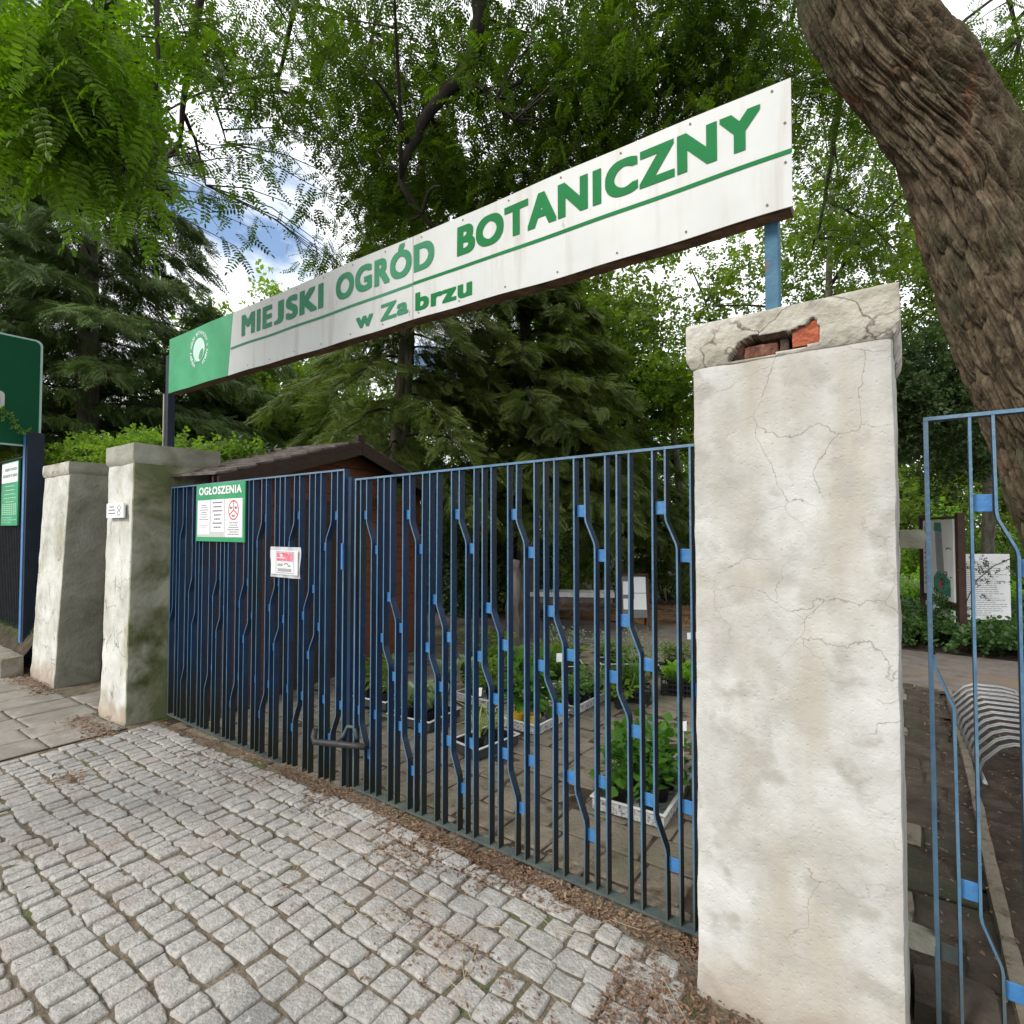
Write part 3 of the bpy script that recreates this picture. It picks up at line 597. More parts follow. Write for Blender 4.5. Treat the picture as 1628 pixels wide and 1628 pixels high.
# green notice board on the left leaf
nb = empty('notice_board', (-4.29, 2.12, 1.45), 'green framed notice board headed OGŁOSZENIA hung on the left gate leaf', 'notice board')
X0, X1, Z0, Z1 = -4.655, -3.915, 1.448, 1.898
local(MB().box(X0, X1, 2.112, 2.122, Z0, Z1).build('board', M['signgreen'], bevel=.002), nb)
f = lambda d: flatfn((X0, 2.112, Z0), (1, 0, 0), (0, 0, 1), (0, -1, 0), d)
t = MB(); text_mb(t, 'OGŁOSZENIA', f(.0015), .045, .695, .365, .425, .03); local(t.build('lettering', M['white']), nb)
local(quad(MB(), f(.001), .025, .715, .035, .325).build('backing_sheet', M['signwhite']), nb)
for k, (a, b, c, d_, sd_) in enumerate([(.03, .225, .055, .32, 1), (.245, .445, .075, .325, 2), (.465, .705, .04, .325, 3)]):
    o = quad(MB(), f(.002), a, b, c, d_).build('paper_sheet', M['paper']); local(o, nb); pr = MB()
    if k == 0: lines(pr, f(.0026), a + .03, b - .02, .28, .17, 7, .006, 0, True, sd_); lines(pr, f(.0026), a + .03, b - .02, .125, .11, 2, .004, 1, True, 5)
    if k == 1: lines(pr, f(.0026), a + .025, b - .025, .295, .105, 7, .011, 0, True, sd_)
    if k == 2:
        c0, c1 = (a + b) / 2, .238; disc(pr, f(.0026), c0, c1, .075, .075, 1, r0=.86)
        for ang in (90, 210, 330):
            q = R(ang); p0 = Vector((c0, c1)); p1 = p0 + Vector((math.cos(q), math.sin(q))) * .068; n_ = Vector((-math.sin(q), math.cos(q))) * .005
            pr.add([f(.0026)(*(p0 - n_)), f(.0026)(*(p0 + n_)), f(.0026)(*(p1 + n_)), f(.0026)(*(p1 - n_))], [(0, 1, 2, 3)], 1)
        for (dx, dy) in ((-.035, .02), (.035, .02), (.0, -.04)):      # little pictograms
            for q in range(4): quad(pr, f(.003), c0 + dx - .016 + q * .009, c0 + dx - .010 + q * .009, c1 + dy - .012 + .004 * (q % 2), c1 + dy + .010 - .005 * (q % 3), 2)
        lines(pr, f(.0026), a + .03, b - .03, .14, .055, 6, .007, 0, True, sd_)
    local(pr.build('print', [M['ink'], M['ink_red'], M['ink_black']]), nb)
# laminated paper
pn = empty('laminated_notice', (-3.4, 2.12, 1.22), 'white laminated sheet with a pink and black print tied to the left gate leaf', 'notice')
f2 = lambda d: flatfn((-3.582, 2.118, 1.219), (1, 0, .0), (.0, 0, 1), (0, -1, 0), d)
sl = MB(); n_ = 12
vs = [(-3.582 + .349 * i / n_, 2.120 + .005 * math.sin(i * 1.3 + j), 1.219 + .206 * j / 6) for j in range(7) for i in range(n_ + 1)]
sl.add(vs, [(j * (n_ + 1) + i, j * (n_ + 1) + i + 1, (j + 1) * (n_ + 1) + i + 1, (j + 1) * (n_ + 1) + i) for j in range(6) for i in range(n_)]); local(sl.build('plastic_sleeve', M['plastic'], smooth=True), pn)
local(quad(MB(), f2(.006), .018, .332, .022, .183).build('paper_sheet', M['paper']), pn)
pr = MB(); quad(pr, f2(.0072), .09, .28, .112, .168, 0); quad(pr, f2(.0078), .10, .19, .13, .137, 1); quad(pr, f2(.0078), .13, .16, .142, .158, 1)
for (a, b, c, d_) in ((.08, .29, .032, .034), (.08, .29, .172, .174), (.08, .082, .032, .174), (.288, .29, .032, .174)): quad(pr, f2(.0072), a, b, c, d_, 3)
quad(pr, f2(.0072), .10, .16, .078, .094, 2); quad(pr, f2(.0072), .10, .26, .042, .062, 2); disc(pr, f2(.0072), .20, .088, .022, .011, 3, 20, .6, 0, math.pi); quad(pr, f2(.0072), .22, .25, .078, .084, 3)
local(pr.build('print', [M['pink'], M['white'], mat('pale_grey_ink', [(.36, .36, .36)]), M['ink_black']]), pn)
# small plaque on the left pillar
pq = empty('small_plaque', (-5.55, 1.86, 1.64), 'small white plaque with a line symbol on the front of the left gate pillar', 'plaque')
local(MB().box(-5.715, -5.345, 1.842, 1.858, 1.640, 1.765).build('plate', M['paper'], bevel=.002), pq)
f3 = lambda d: flatfn((-5.735, 1.842, 1.640), (1, 0, 0), (0, 0, 1), (0, -1, 0), d); pr = MB()
lines(pr, f3(.001), .06, .22, .09, .035, 3, .010, 0, True, 4); disc(pr, f3(.001), .30, .085, .035, .020, 1, 24, .75); disc(pr, f3(.001), .295, .040, .035, .022, 1, 24, .75)
local(pr.build('print', [M['ink'], M['ink_black']]), pq)

# ------------------------------------------------------------------ left: fence, tall sign, low wall
bs = empty('tall_green_sign', (-8.66, 1.6, 2.53), 'huge plain deep green sign with pale metal edge, cut by left edge', 'sign')
def rr(y0, y1, z0, z1, r, n=6):
    pts = []
    for (cy, cz, a0) in ((y1 - r, z1 - r, 0), (y0 + r, z1 - r, 90), (y0 + r, z0 + r, 180), (y1 - r, z0 + r, 270)):
        for i in range(n + 1): a = R(a0 + 90 * i / n); pts.append((cy + r * math.cos(a), cz + r * math.sin(a)))
    return pts
def prism_x(mb, pts, x0, x1, mi=0):
    n = len(pts); mb.add([(x0, y, z) for y, z in pts] + [(x1, y, z) for y, z in pts], [tuple(reversed(range(n))), tuple(range(n, 2 * n))] + [(i, (i + 1) % n, n + (i + 1) % n, n + i) for i in range(n)], mi); return mb
local(prism_x(MB(), rr(.95, 2.09, 2.54, 3.86, .07), -8.69, -8.655).build('edge_frame', M['signedge']), bs)
local(prism_x(MB(), rr(.965, 2.065, 2.56, 3.84, .06), -8.656, -8.650).build('face', M['bigsign']), bs)
local(prism_x(MB(), rr(1.44, 1.745, 2.96, 3.17, .05), -8.651, -8.646).build('white_mark', mat('grey_white', [(.45, .47, .45)])), bs)
fe = empty('railing_fence', (-10, 1.98, .3), 'dark upright bar fence at the left edge, under the big green sign', 'fence')
local(MB().box(-8.63, -8.50, 1.93, 2.09, .02, 2.70).build('end_post', M['darkpost'], bevel=.004), fe)
local(MB().box(-8.636, -8.560, 1.922, 1.9285, .05, 2.70).build('lit_post_face', M['bluelit'], bevel=.001), fe)  # lit front face of the post, its brightness put in as a paler strip
local(MB().box(-12.5, -8.66, 1.985, 2.03, 2.43, 2.445).build('top_rail', M['fencedark']), fe)
for i in range(52):
    x = -8.72 - i * .072
    local(MB().box(x - .005, x + .005, 1.985, 2.035, .30, 2.43).build('bar', M['fencedark']), fe)
gb = empty('information_board', (-9.3, 1.96, 1.59), 'small board on the dark fence, white heading over green price table', 'sign')
f4 = lambda d: flatfn((-9.72, 1.955, 1.585), (1, 0, 0), (0, 0, 1), (0, -1, 0), d)
local(MB().box(-9.72, -8.965, 1.955, 1.975, 1.585, 2.40).build('board', M['signgreen'], bevel=.002), gb)
local(quad(MB(), f4(.0012), .01, .745, .55, .80).build('heading_panel', M['paper']), gb)
pr = MB(); text_mb(pr, 'MIEJSKI OGRÓD', f4(.0025), .17, .70, .70, .735, .01, 0); text_mb(pr, 'BOTANICZNY W ZABRZU', f4(.0025), .08, .72, .62, .655, .01, 0)
lines(pr, f4(.002), .1, .7, .50, .30, 5, .008, 1, True, 3)
for v in (.46, .40, .34): quad(pr, f4(.002), .05, .72, v - .012, v - .010, 1)
for i in range(8):
    for j in range(6): quad(pr, f4(.002), .07 + i * .082, .12 + i * .082, .14 + j * .025, .152 + j * .025, 1)
lines(pr, f4(.002), .05, .72, .10, .04, 3, .006, 1, False, 8)
local(pr.build('print', [M['lettergreen_f'], mat('pale_green_print', [(.45, .70, .55)])]), gb)
V, Fc = rbox(-12.5, -8.10, 1.66, 1.86, -.14, .12, .04, .012, .01, 6); o = npmesh('low_wall', V, Fc, M['stone'], None, True); tag(o, 'low rough stone edging wall below the dark fence', 'low wall')
X_, Y_ = np.meshgrid(np.linspace(-12.5, -8.13, 80), np.linspace(1.84, 2.9, 20)); Z_ = .09 + .24 * sm(1.84, 2.02, Y_) + .03 * fbm(np.stack([X_ * 4, Y_ * 4, X_ * 0], -1)); i = np.arange(19)[:, None] * 80 + np.arange(79)[None]
tag(npmesh('earth_bank', np.stack([X_, Y_, Z_], -1).reshape(-1, 3), np.stack([i, i + 1, i + 81, i + 80], -1).reshape(-1, 4), M['soil'], smooth=True), kind='structure')
# thin concrete edging in front of the gate
V, Fc = rbox(-5.2, -.62, 2.035, 2.06, -.09, .010, .05, .006, .004, 8); V[:, 2] += Gn(V[:, 0]) * 1.0; o = npmesh('kerb_edging', V, Fc, M['joint'], None, True); tag(o, kind='structure')
V, Fc = rbox(.25, .30, 2.2, 6.7, -.08, .03, .04, .01, .006, 6); V[:, 0] += .006 * np.sin(V[:, 1] * 1.7); o = npmesh('kerb_bed_edge', V, Fc, M['yard'], None, True); tag(o, kind='structure'); o.name = 'bed_kerb'
sheet('planting_bed', .26, 6, 2.1, 6.72, .0, M['soil'], 60, 50, .04, 4)
V, Fc = rbox(-.02, .2, 2.2, 2.4, -.05, .06, .03, .02, .01, 8); tag(npmesh('rough_stone', V, Fc, M['yard_dark'], None, True), 'rough stone lying on the ground beside the hinge of the far right gate leaf', 'stone')  # stone coloured dark for the shade of the pillar

# ------------------------------------------------------------------ shed
sh = empty('wooden_shed', (-5.6, 4.0, -.1), 'dark wooden garden shed with low gable roof behind the left gate leaf', 'shed')
A0 = Vector((-4.98, 4.0, 0)); dd = Vector((-.17, .985, 0)).normalized(); ee = Vector((-dd.y, dd.x, 0))
def SP(s, q, z): p = A0 + dd * s + ee * q; return (p.x, p.y, z)
za = 2.52; HW = 1.45; pitch = .30
mb = MB()
for q in (.22, 1.3):
    zs = []; n = 17
    for i in range(n):                                  # horizontal boards with lapped edges, clipped by the roof line
        z0 = -.08 + i * .155; z1 = z0 + .15
        def wid(z): return min(HW, max(.05, (za - .06 - z) / pitch))
        if z0 > za - .1: continue
        a, b = wid(z0), wid(min(z1, za - .08)); zz = min(z1, za - .08)
        lap = -.008
        mb.add([SP(-a, q, z0), SP(a, q, z0), SP(b, q + .012, zz), SP(-b, q + .012, zz), SP(-a, q + .03, z0), SP(a, q + .03, z0), SP(b, q + .03, zz), SP(-b, q + .03, zz)], [(3, 2, 1, 0), (4, 5, 6, 7), (0, 1, 5, 4), (1, 2, 6, 5), (2, 3, 7, 6), (3, 0, 4, 7)])
for sgn_ in (-1, 1):
    for i in range(14):
        z0 = -.08 + i * .155; s = HW * sgn_
        mb.add([SP(s, .22, z0), SP(s, 1.3, z0), SP(s, 1.3, z0 + .15), SP(s, .22, z0 + .15), SP(s - sgn_ * .02, .22, z0), SP(s - sgn_ * .02, 1.3, z0), SP(s - sgn_ * .02, 1.3, z0 + .15), SP(s - sgn_ * .02, .22, z0 + .15)], [(0, 1, 2, 3), (7, 6, 5, 4), (0, 4, 5, 1), (1, 5, 6, 2), (2, 6, 7, 3), (3, 7, 4, 0)])
local(mb.build('wall', M['woodred']), sh)
rf = MB()
for sgn_ in (-1, 1):
    nn_ = 9
    for i in range(nn_):                                # courses of shingles
        s0 = (HW + .3) * i / nn_; s1 = (HW + .3) * (i + 1) / nn_ + .02
        z0 = za - pitch * s0; z1 = za - pitch * s1
        a = [SP(sgn_ * s0, -.02, z0 + .01), SP(sgn_ * s0, 1.5, z0 + .01), SP(sgn_ * s1, 1.5, z1 + .03), SP(sgn_ * s1, -.02, z1 + .03)]
        b = [(p[0], p[1], p[2] - .02) for p in a]; rf.add(a + b, [(0, 1, 2, 3), (7, 6, 5, 4), (0, 4, 5, 1), (1, 5, 6, 2), (2, 6, 7, 3), (3, 7, 4, 0)])
local(rf.build('roof', M['roof']), sh)
fb = MB()
for sgn_ in (-1, 1):
    for (q, hh, th) in ((-.035, .15, .02), (.03, .09, .02)):
        s1 = HW + .3; z0, z1 = za + .0, za - pitch * s1
        a = [SP(sgn_ * .003, q, z0 - hh), SP(sgn_ * s1, q, z1 - hh * .9), SP(sgn_ * s1, q, z1), SP(sgn_ * .003, q, z0)]
        b = [(p[0] - ee.x * -th, p[1] - ee.y * -th, p[2]) for p in a]; fb.add(a + b, [(0, 1, 2, 3), (7, 6, 5, 4), (0, 4, 5, 1), (1, 5, 6, 2), (2, 6, 7, 3), (3, 7, 4, 0)])
fb.box(A0.x - .03, A0.x + .03, A0.y - .05, A0.y + .05, za + .0, za + .07)
local(fb.build('barge_board', M['wood']), sh)
dr = MB(); dr.add([SP(-.95, .205, -.06), SP(-.15, .205, -.06), SP(-.15, .205, 1.85), SP(-.95, .205, 1.85), SP(-.95, .23, -.06), SP(-.15, .23, -.06), SP(-.15, .23, 1.85), SP(-.95, .23, 1.85)], [(3, 2, 1, 0), (4, 5, 6, 7), (0, 1, 5, 4), (1, 2, 6, 5), (2, 3, 7, 6), (3, 0, 4, 7)])
local(dr.build('door', M['wood']), sh)

# ------------------------------------------------------------------ bench, A-board, information boards, cycle rack
bn = empty('garden_bench', P(916, 943, 9.8) * 1, 'pale topped garden bench under the conifers behind the gate', 'bench', rz=R(28)); bn.location.z = 0; bn.location.x -= .1
def kid(o, root): o.parent = root; return o
kid(MB().box(-.75, .75, -.24, -.221, .35, .43).box(-.75, .75, -.22, .0, .40, .43).box(-.75, .75, .02, .24, .40, .43).build('seat', M['benchlit'], bevel=.004), bn)
kid(MB().box(-.72, .72, -.20, -.17, .25, .345).build('apron', M['benchgrey'], bevel=.004), bn)
kid(MB().box(-.70, .70, -.0, .04, .10, .16).build('stretcher', M['benchgrey'], bevel=.004), bn)
for sx in (-.62, .62): kid(MB().box(sx - .05, sx + .05, -.18, .2, 0, .255).build('leg', M['benchgrey'], bevel=.005), bn)
ab = empty('folding_sign_board', (P(1008, 985, 8.6).x, P(1008, 985, 8.6).y, 0), 'brown folding board with white papers standing near the bench', 'notice board', rz=R(30))
def leanbox(x0, x1, z0, z1, y, th, mat_, nm, back=.22):
    mb = MB(); q = back / .85
    v = [(x, y + (z * q) + dy, z) for z in (z0, z1) for dy in (0, th) for x in (x0, x1)]
    return mb.add(v, [(0, 2, 3, 1), (4, 5, 7, 6), (0, 1, 5, 4), (2, 6, 7, 3), (0, 4, 6, 2), (1, 3, 7, 5)]).build(nm, mat_)
for x in (-.22, .19): kid(leanbox(x, x + .035, 0, .84, -.19, .03, M['boardbrown'], 'leg'), ab)
kid(leanbox(-.185, .19, .80, .84, -.19, .03, M['boardbrown'], 'top_bar'), ab)
kid(leanbox(-.185, .19, .18, .80, -.18, .015, M['potgrey'], 'panel'), ab)
for (a, b, c, d_) in ((-.17, -.02, .52, .72), (.0, .18, .55, .79), (.0, .18, .30, .54), (-.17, -.0, .30, .46)): kid(leanbox(a, b, c, d_, -.1835, .002, M['paper'], 'paper_sheet'), ab)
for x in (-.22, .19):
    kid(MB().add([(x, .26, 0), (x + .035, .26, 0), (x + .035, .29, 0), (x, .29, 0), (x, .0, .82), (x + .035, .0, .82), (x + .035, .03, .82), (x, .03, .82)], [(3, 2, 1, 0), (4, 5, 6, 7), (0, 1, 5, 4), (1, 2, 6, 5), (2, 3, 7, 6), (3, 0, 4, 7)]).build('rear_leg', M['boardbrown']), ab)
# map board: runs away from the camera
mbd = empty('map_board', (.33, 9.95, 0), 'large garden map board in brown frame with teal map, behind the right gate leaf', 'information board', rz=0)
p0 = Vector((.17, 10.54, 0)); p1 = Vector((.47, 9.33, 0)); ud = (p1 - p0).normalized(); ln = (p1 - p0).length; nd = Vector((ud.y, -ud.x, 0))
def mbx(u0, u1, z0, z1, d0, d1, m_, nm):
    v = [tuple(p0 + ud * u + nd * d + Vector((0, 0, z))) for z in (z0, z1) for d in (d0, d1) for u in (u0, u1)]
    return local(MB().add(v, [(0, 2, 3, 1), (4, 5, 7, 6), (0, 1, 5, 4), (2, 6, 7, 3), (0, 4, 6, 2), (1, 3, 7, 5)]).build(nm, m_, bevel=.003), mbd)
if nd.y > 0: nd = -nd
mbx(-.06, 0, 0, 1.75, -.05, .05, M['boardbrown'], 'post'); mbx(ln + .02, ln + .13, 0, 1.75, -.08, .0, M['boardbrown'], 'post')
mbx(0, ln, .53, .56, -.02, .03, M['boardbrown'], 'frame'); mbx(0, ln, 1.68, 1.71, -.02, .03, M['boardbrown'], 'frame')
mbx(0, ln, .57, 1.67, -.01, .012, M['paper'], 'map_panel')
fm = lambda d: (lambda u, v: tuple(p0 + ud * u + nd * (.012 + d) + Vector((0, 0, v))))
pr = MB(); pr.add([fm(.002)(*q) for q in ((.45, .66), (1.12, .62), (1.12, .85), (.88, .92), (.62, .95), (.45, .84))], [tuple(range(6))], 0)
pr.add([fm(.002)(*q) for q in ((.60, .95), (.90, .92), (.80, 1.60), (.52, 1.62))], [(0, 1, 2, 3)], 1)
pr.add([fm(.003)(*q) for q in ((.50, 1.52), (.83, 1.50), (.80, 1.63), (.52, 1.64))], [(0, 1, 2, 3)], 0)
pr.add([fm(.0035)(*q) for q in ((.66, .72), (.80, .70), (.84, .80), (.72, .86))], [(0, 1, 2, 3)], 2)
lines(pr, fm(.002), .06, .36, 1.55, .72, 12, .02, 3, False, 12)
local(pr.build('print', [M['mapgreen'], M['mapgrey'], mat('map_red', [(.55, .09, .12)]), M['ink']]), mbd)
for k in range(4): mbx(.05 + k * .31, .31 + k * .31, .26, .46, .0, .01, M['paper'], 'picture_panel')
tb = empty('text_board', (P(1568, 1000, 7.3).x, P(1568, 1000, 7.3).y, 0), 'white board with rows of printed rules on a dark post, right of the map', 'information board', rz=R(33))
kid(MB().box(-.04, .04, .02, .09, 0, 1.1).build('post', M['boardbrown'], bevel=.003), tb)
kid(MB().box(-.31, .31, -.015, .012, .34, 1.21).build('panel', M['paper'], bevel=.003), tb)
f5 = lambda d: (lambda u, v: (u, -.015 - d, v)); pr = MB(); lines(pr, f5(.002), -.27, .27, 1.10, .40, 26, .010, 0, False, 21); quad(pr, f5(.002), -.21, -.17, 1.15, 1.18, 1)
kid(pr.build('print', [mat('pale_ink', [(.35, .35, .37)]), M['mapgreen']]), tb)
# cycle rack: eleven hoops on two ground rails
rk = empty('cycle_rack', (.55, 5.1, 0), 'low galvanised cycle rack of many hoops on the ground beyond the right gate leaf', 'cycle rack')
for i in range(12):
    y = 4.42 + i * .137; sx = -.05 - .08 * i / 11
    for k, dy in enumerate((0, .035)):
        if k and i % 1: continue
        local(MB().tube([(a + sx, y + dy, b) for a, b in ((.38, .0), (.37, .09), (.39, .14), (.47, .235), (.53, .265), (.70, .27), (.78, .255), (.98, .05), (1.0, .02))], .0075, 8).build('hoop', M['steel'], smooth=True), rk)
local(MB().tube([(.34, 4.38, .016), (.26, 6.0, .016)], .014, 8).build('ground_rail', M['steel'], smooth=True), rk)
local(MB().tube([(.94, 4.38, .026), (.86, 6.0, .026)], .014, 8).build('ground_rail', M['steel'], smooth=True), rk)
# ------------------------------------------------------------------ foliage tools
def nz_(v): v = np.asarray(v, float); return v / np.maximum(np.linalg.norm(v, axis=-1, keepdims=True), 1e-9)
def inst(V, Fq, pos, dirs, ups, sc, jit=0):
    """copies of a small prototype (axis +X, up +Z) merged into one foliage mesh"""
    X = nz_(dirs); Y = nz_(np.cross(ups, X)); Z = np.cross(X, Y); sc = np.asarray(sc)[:, None, None]
    W = pos[:, None, :] + sc * (V[None, :, 0:1] * X[:, None] + V[None, :, 1:2] * Y[:, None] + V[None, :, 2:3] * Z[:, None])
    F = Fq[None] + (np.arange(len(pos)) * len(V))[:, None, None]; return W.reshape(-1, 3), F.reshape(-1, Fq.shape[1])
def leafquad(b, d, n, L_, W_, fine=True, fold=.15):
    b = np.array(b, float); d = nz_(d); s = nz_(np.cross(n, d)); n = np.cross(d, s)
    if fine:
        v = [b, b + d * L_ * .30 + s * W_ * .46 + n * fold * W_, b + d * L_ * .75 + s * W_ * .40 + n * fold * W_, b + d * L_, b + d * L_ * .75 - s * W_ * .40 + n * fold * W_, b + d * L_ * .30 - s * W_ * .46 + n * fold * W_]
        return v, [(0, 1, 2, 3), (0, 3, 4, 5)]
    return [b, b + d * L_ * .45 + s * W_ * .5, b + d * L_, b + d * L_ * .5 - s * W_ * .5], [(0, 1, 2, 3)]
def proto(parts):
    V = []; F = []
    for v, f in parts: o = len(V); V += list(v); F += [tuple(i + o for i in q) for q in f]
    return np.array(V), np.array(F)
def pr_frond(pairs=7, fine=True, lf=.19, lw=.085):
    r = random.Random(3); ps = []
    ax = lambda s: np.array([s, 0, -.22 * s * s])
    for i in range(pairs):
        s = .16 + .78 * i / pairs
        for sd_ in (-1, 1): ps.append(leafquad(ax(s), (.35 + r.uniform(-.1, .1), sd_, -.25 + r.uniform(-.15, .15)), (0, 0, 1), lf * r.uniform(.85, 1.1), lw, fine))
    ps.append(leafquad(ax(.95), (1, 0, -.4), (0, 0, 1), lf, lw, fine))
    for i in range(3):
        a, b = ax(i / 3), ax((i + 1) / 3); ps.append(([a + (0, .006, 0), b + (0, .004, 0), b - (0, .004, 0), a - (0, .006, 0)], [(0, 1, 2, 3)]))
    return proto(ps)
def pr_sprig(n=9, lf=.42, lw=.26, fine=False, seed=1):
    r = random.Random(seed); ps = []
    for i in range(n):
        s = i / n; a = i * 2.4; d = (.5 + r.uniform(-.2, .3), math.cos(a), .7 * math.sin(a)); ps.append(leafquad((s, 0, 0), d, (r.uniform(-.4, .4), r.uniform(-.4, .4), 1), lf * r.uniform(.7, 1.15), lw, fine))
    return proto(ps)
def pr_spray(n=9, seed=2, droop=.25):
    """flat conifer spray: a leader with side twigs, each a narrow needle-covered strip"""
    r = random.Random(seed); ps = []; ax = lambda s: np.array([s, 0, -droop * s * s])
    for i in range(n):
        s = .05 + .9 * i / n; Ls = .42 * (1 - .65 * s) * r.uniform(.75, 1.15)
        for sd_ in (-1, 1):
            d = nz_(np.array([.75, sd_ * .8, -.25 + r.uniform(-.12, .12)])); ps.append(leafquad(ax(s), d, (0, 0, 1), Ls, .038, False))
            b = ax(s) + d * Ls * .4; ps.append(leafquad(b, (d[0] + .6, d[1] * .4, d[2] - .1), (0, 0, 1), Ls * .55, .036, False)); ps.append(leafquad(b, (d[0] * .2, d[1] * 1.2, d[2] - .1), (0, 0, 1), Ls * .45, .036, False))
    ps.append(leafquad((0, 0, 0), (1, 0, -droop), (0, 0, 1), 1.0, .05, False)); return proto(ps)
FR_F = pr_frond(7, True); FR_C = pr_frond(7, False, .20, .095); SPR = pr_sprig(); SPR_F = pr_sprig(10, .34, .22, True); SPY = pr_spray(); 
def rdir(n, down=0., flat=1.):
    v = RNG.normal(0, 1, (n, 3)); v[:, 2] *= flat; v = nz_(v); v[:, 2] -= down; return nz_(v)
def blob_pts(blobs, thr=-.1, fr=.8, seed=0):
    """points in soft ellipsoids, thinned by noise so that clumps and gaps appear. blob = centre, radii, count"""
    o = []
    for c, r, n in blobs:
        q = RNG.normal(0, .5, (n, 3)); q = q[np.linalg.norm(q, axis=1) < 1.15]; p = np.array(c) + q * np.array(r); k = fbm(p * fr + seed, 3) > thr + RNG.normal(0, .08, len(p)); o.append(p[k])
    return np.concatenate(o)
def limb_mb(mb, pts, r0, r1, n=8, wob=.04, sub=5):
    pts = [Vector(p) for p in pts]; out = []
    for i in range(len(pts) - 1):
        p_1 = pts[max(i - 1, 0)]; p0_ = pts[i]; p1_ = pts[i + 1]; p2_ = pts[min(i + 2, len(pts) - 1)]
        for k in range(sub):
            t_ = k / sub; out.append(.5 * ((2 * p0_) + (p1_ - p_1) * t_ + (2 * p_1 - 5 * p0_ + 4 * p1_ - p2_) * t_ ** 2 + (3 * p0_ - p_1 - 3 * p1_ + p2_) * t_ ** 3))
    out.append(pts[-1]); m_ = len(out); rad = [r0 + (r1 - r0) * i / (m_ - 1) for i in range(m_)]
    out = [p + Vector((random.gauss(0, 1), random.gauss(0, 1), random.gauss(0, 1))) * wob * min(1, i) * rad[i] * 4 for i, p in enumerate(out)]
    mb.tube(out, rad, n); return out
def clump_leaves(PR, centres, per, spread, size, mat_, name, parent, down=.5, flat=.6, limbs=None, twigs=None, tw_r=.006):
    """leaf-bearing twigs: every centre gets a twig from the nearest limb and leaves round it"""
    n = len(centres); pos = (centres[:, None, :] + RNG.normal(0, spread, (n, per, 3)) * np.array([1, 1, .75])).reshape(-1, 3)
    d = rdir(len(pos), down, flat); ups = nz_(rdir(len(pos)) * .5 + np.array([0, 0, 1])); sc = size * RNG.uniform(.6, 1.25, len(pos))
    W, F = inst(PR[0], PR[1], pos, d, ups, sc); o = npmesh(name, W, F, mat_)
    if parent: local(o, parent)
    if twigs is not None and limbs is not None:
        Lp = np.array([tuple(p) for p in limbs])
        for c in centres:
            j = np.argmin(((Lp - c) ** 2).sum(1)); a = Vector(Lp[j]); b = Vector(c); m_ = (a + b) / 2 + Vector((random.gauss(0, .06), random.gauss(0, .06), .08)) * (b - a).length
            e_ = b + (b - a).normalized() * spread + Vector((0, 0, -spread)); twigs.tube([a, m_, b, e_], [tw_r * 1.6, tw_r, tw_r * .6, tw_r * .3], 4, cap=False)
    return o

# ------------------------------------------------------------------ the big robinia on the right
rob = empty('robinia_tree', (1.9, 3.6, 0), 'huge leaning tree with deeply furrowed bark at the right, crown over the gate', 'tree')
cl = [P(1352, 0, 3.25), P(1432, 120, 3.3), P(1512, 230, 3.35), P(1575, 400, 3.42), P(1635, 560, 3.48), P(1698, 700, 3.52), P(1752, 830, 3.55)]
up_ = [P(1180, -420, 3.2), P(1300, -190, 3.2)]; dn = [Vector((cl[-1].x + .42, cl[-1].y + .30, .75)), Vector((cl[-1].x + .62, cl[-1].y + .45, -.15))]
axis = up_ + cl + dn; rads = [.20, .24, .265, .27, .285, .31, .335, .36, .40, .46, .60]
def worley(p):
    i = np.floor(p).astype(np.int64); f1 = np.full(p.shape[:-1], 9.); f2 = f1.copy(); idv = f1 * 0
    for a in (-1, 0, 1):
        for b in (-1, 0, 1):
            for c in (-1, 0, 1):
                j = i + (a, b, c); q = np.stack([_h(j[..., 0] + k * 57, j[..., 1] + k * 13, j[..., 2] - k * 31) * .5 + .5 for k in (1, 2, 3)], -1) + j
                d = np.linalg.norm(q - p, axis=-1); n_ = d < f1; f2 = np.where(n_, f1, np.minimum(f2, d)); idv = np.where(n_, _h(j[..., 0], j[..., 1], j[..., 2]), idv); f1 = np.where(n_, d, f1)
    return f1, f2, idv
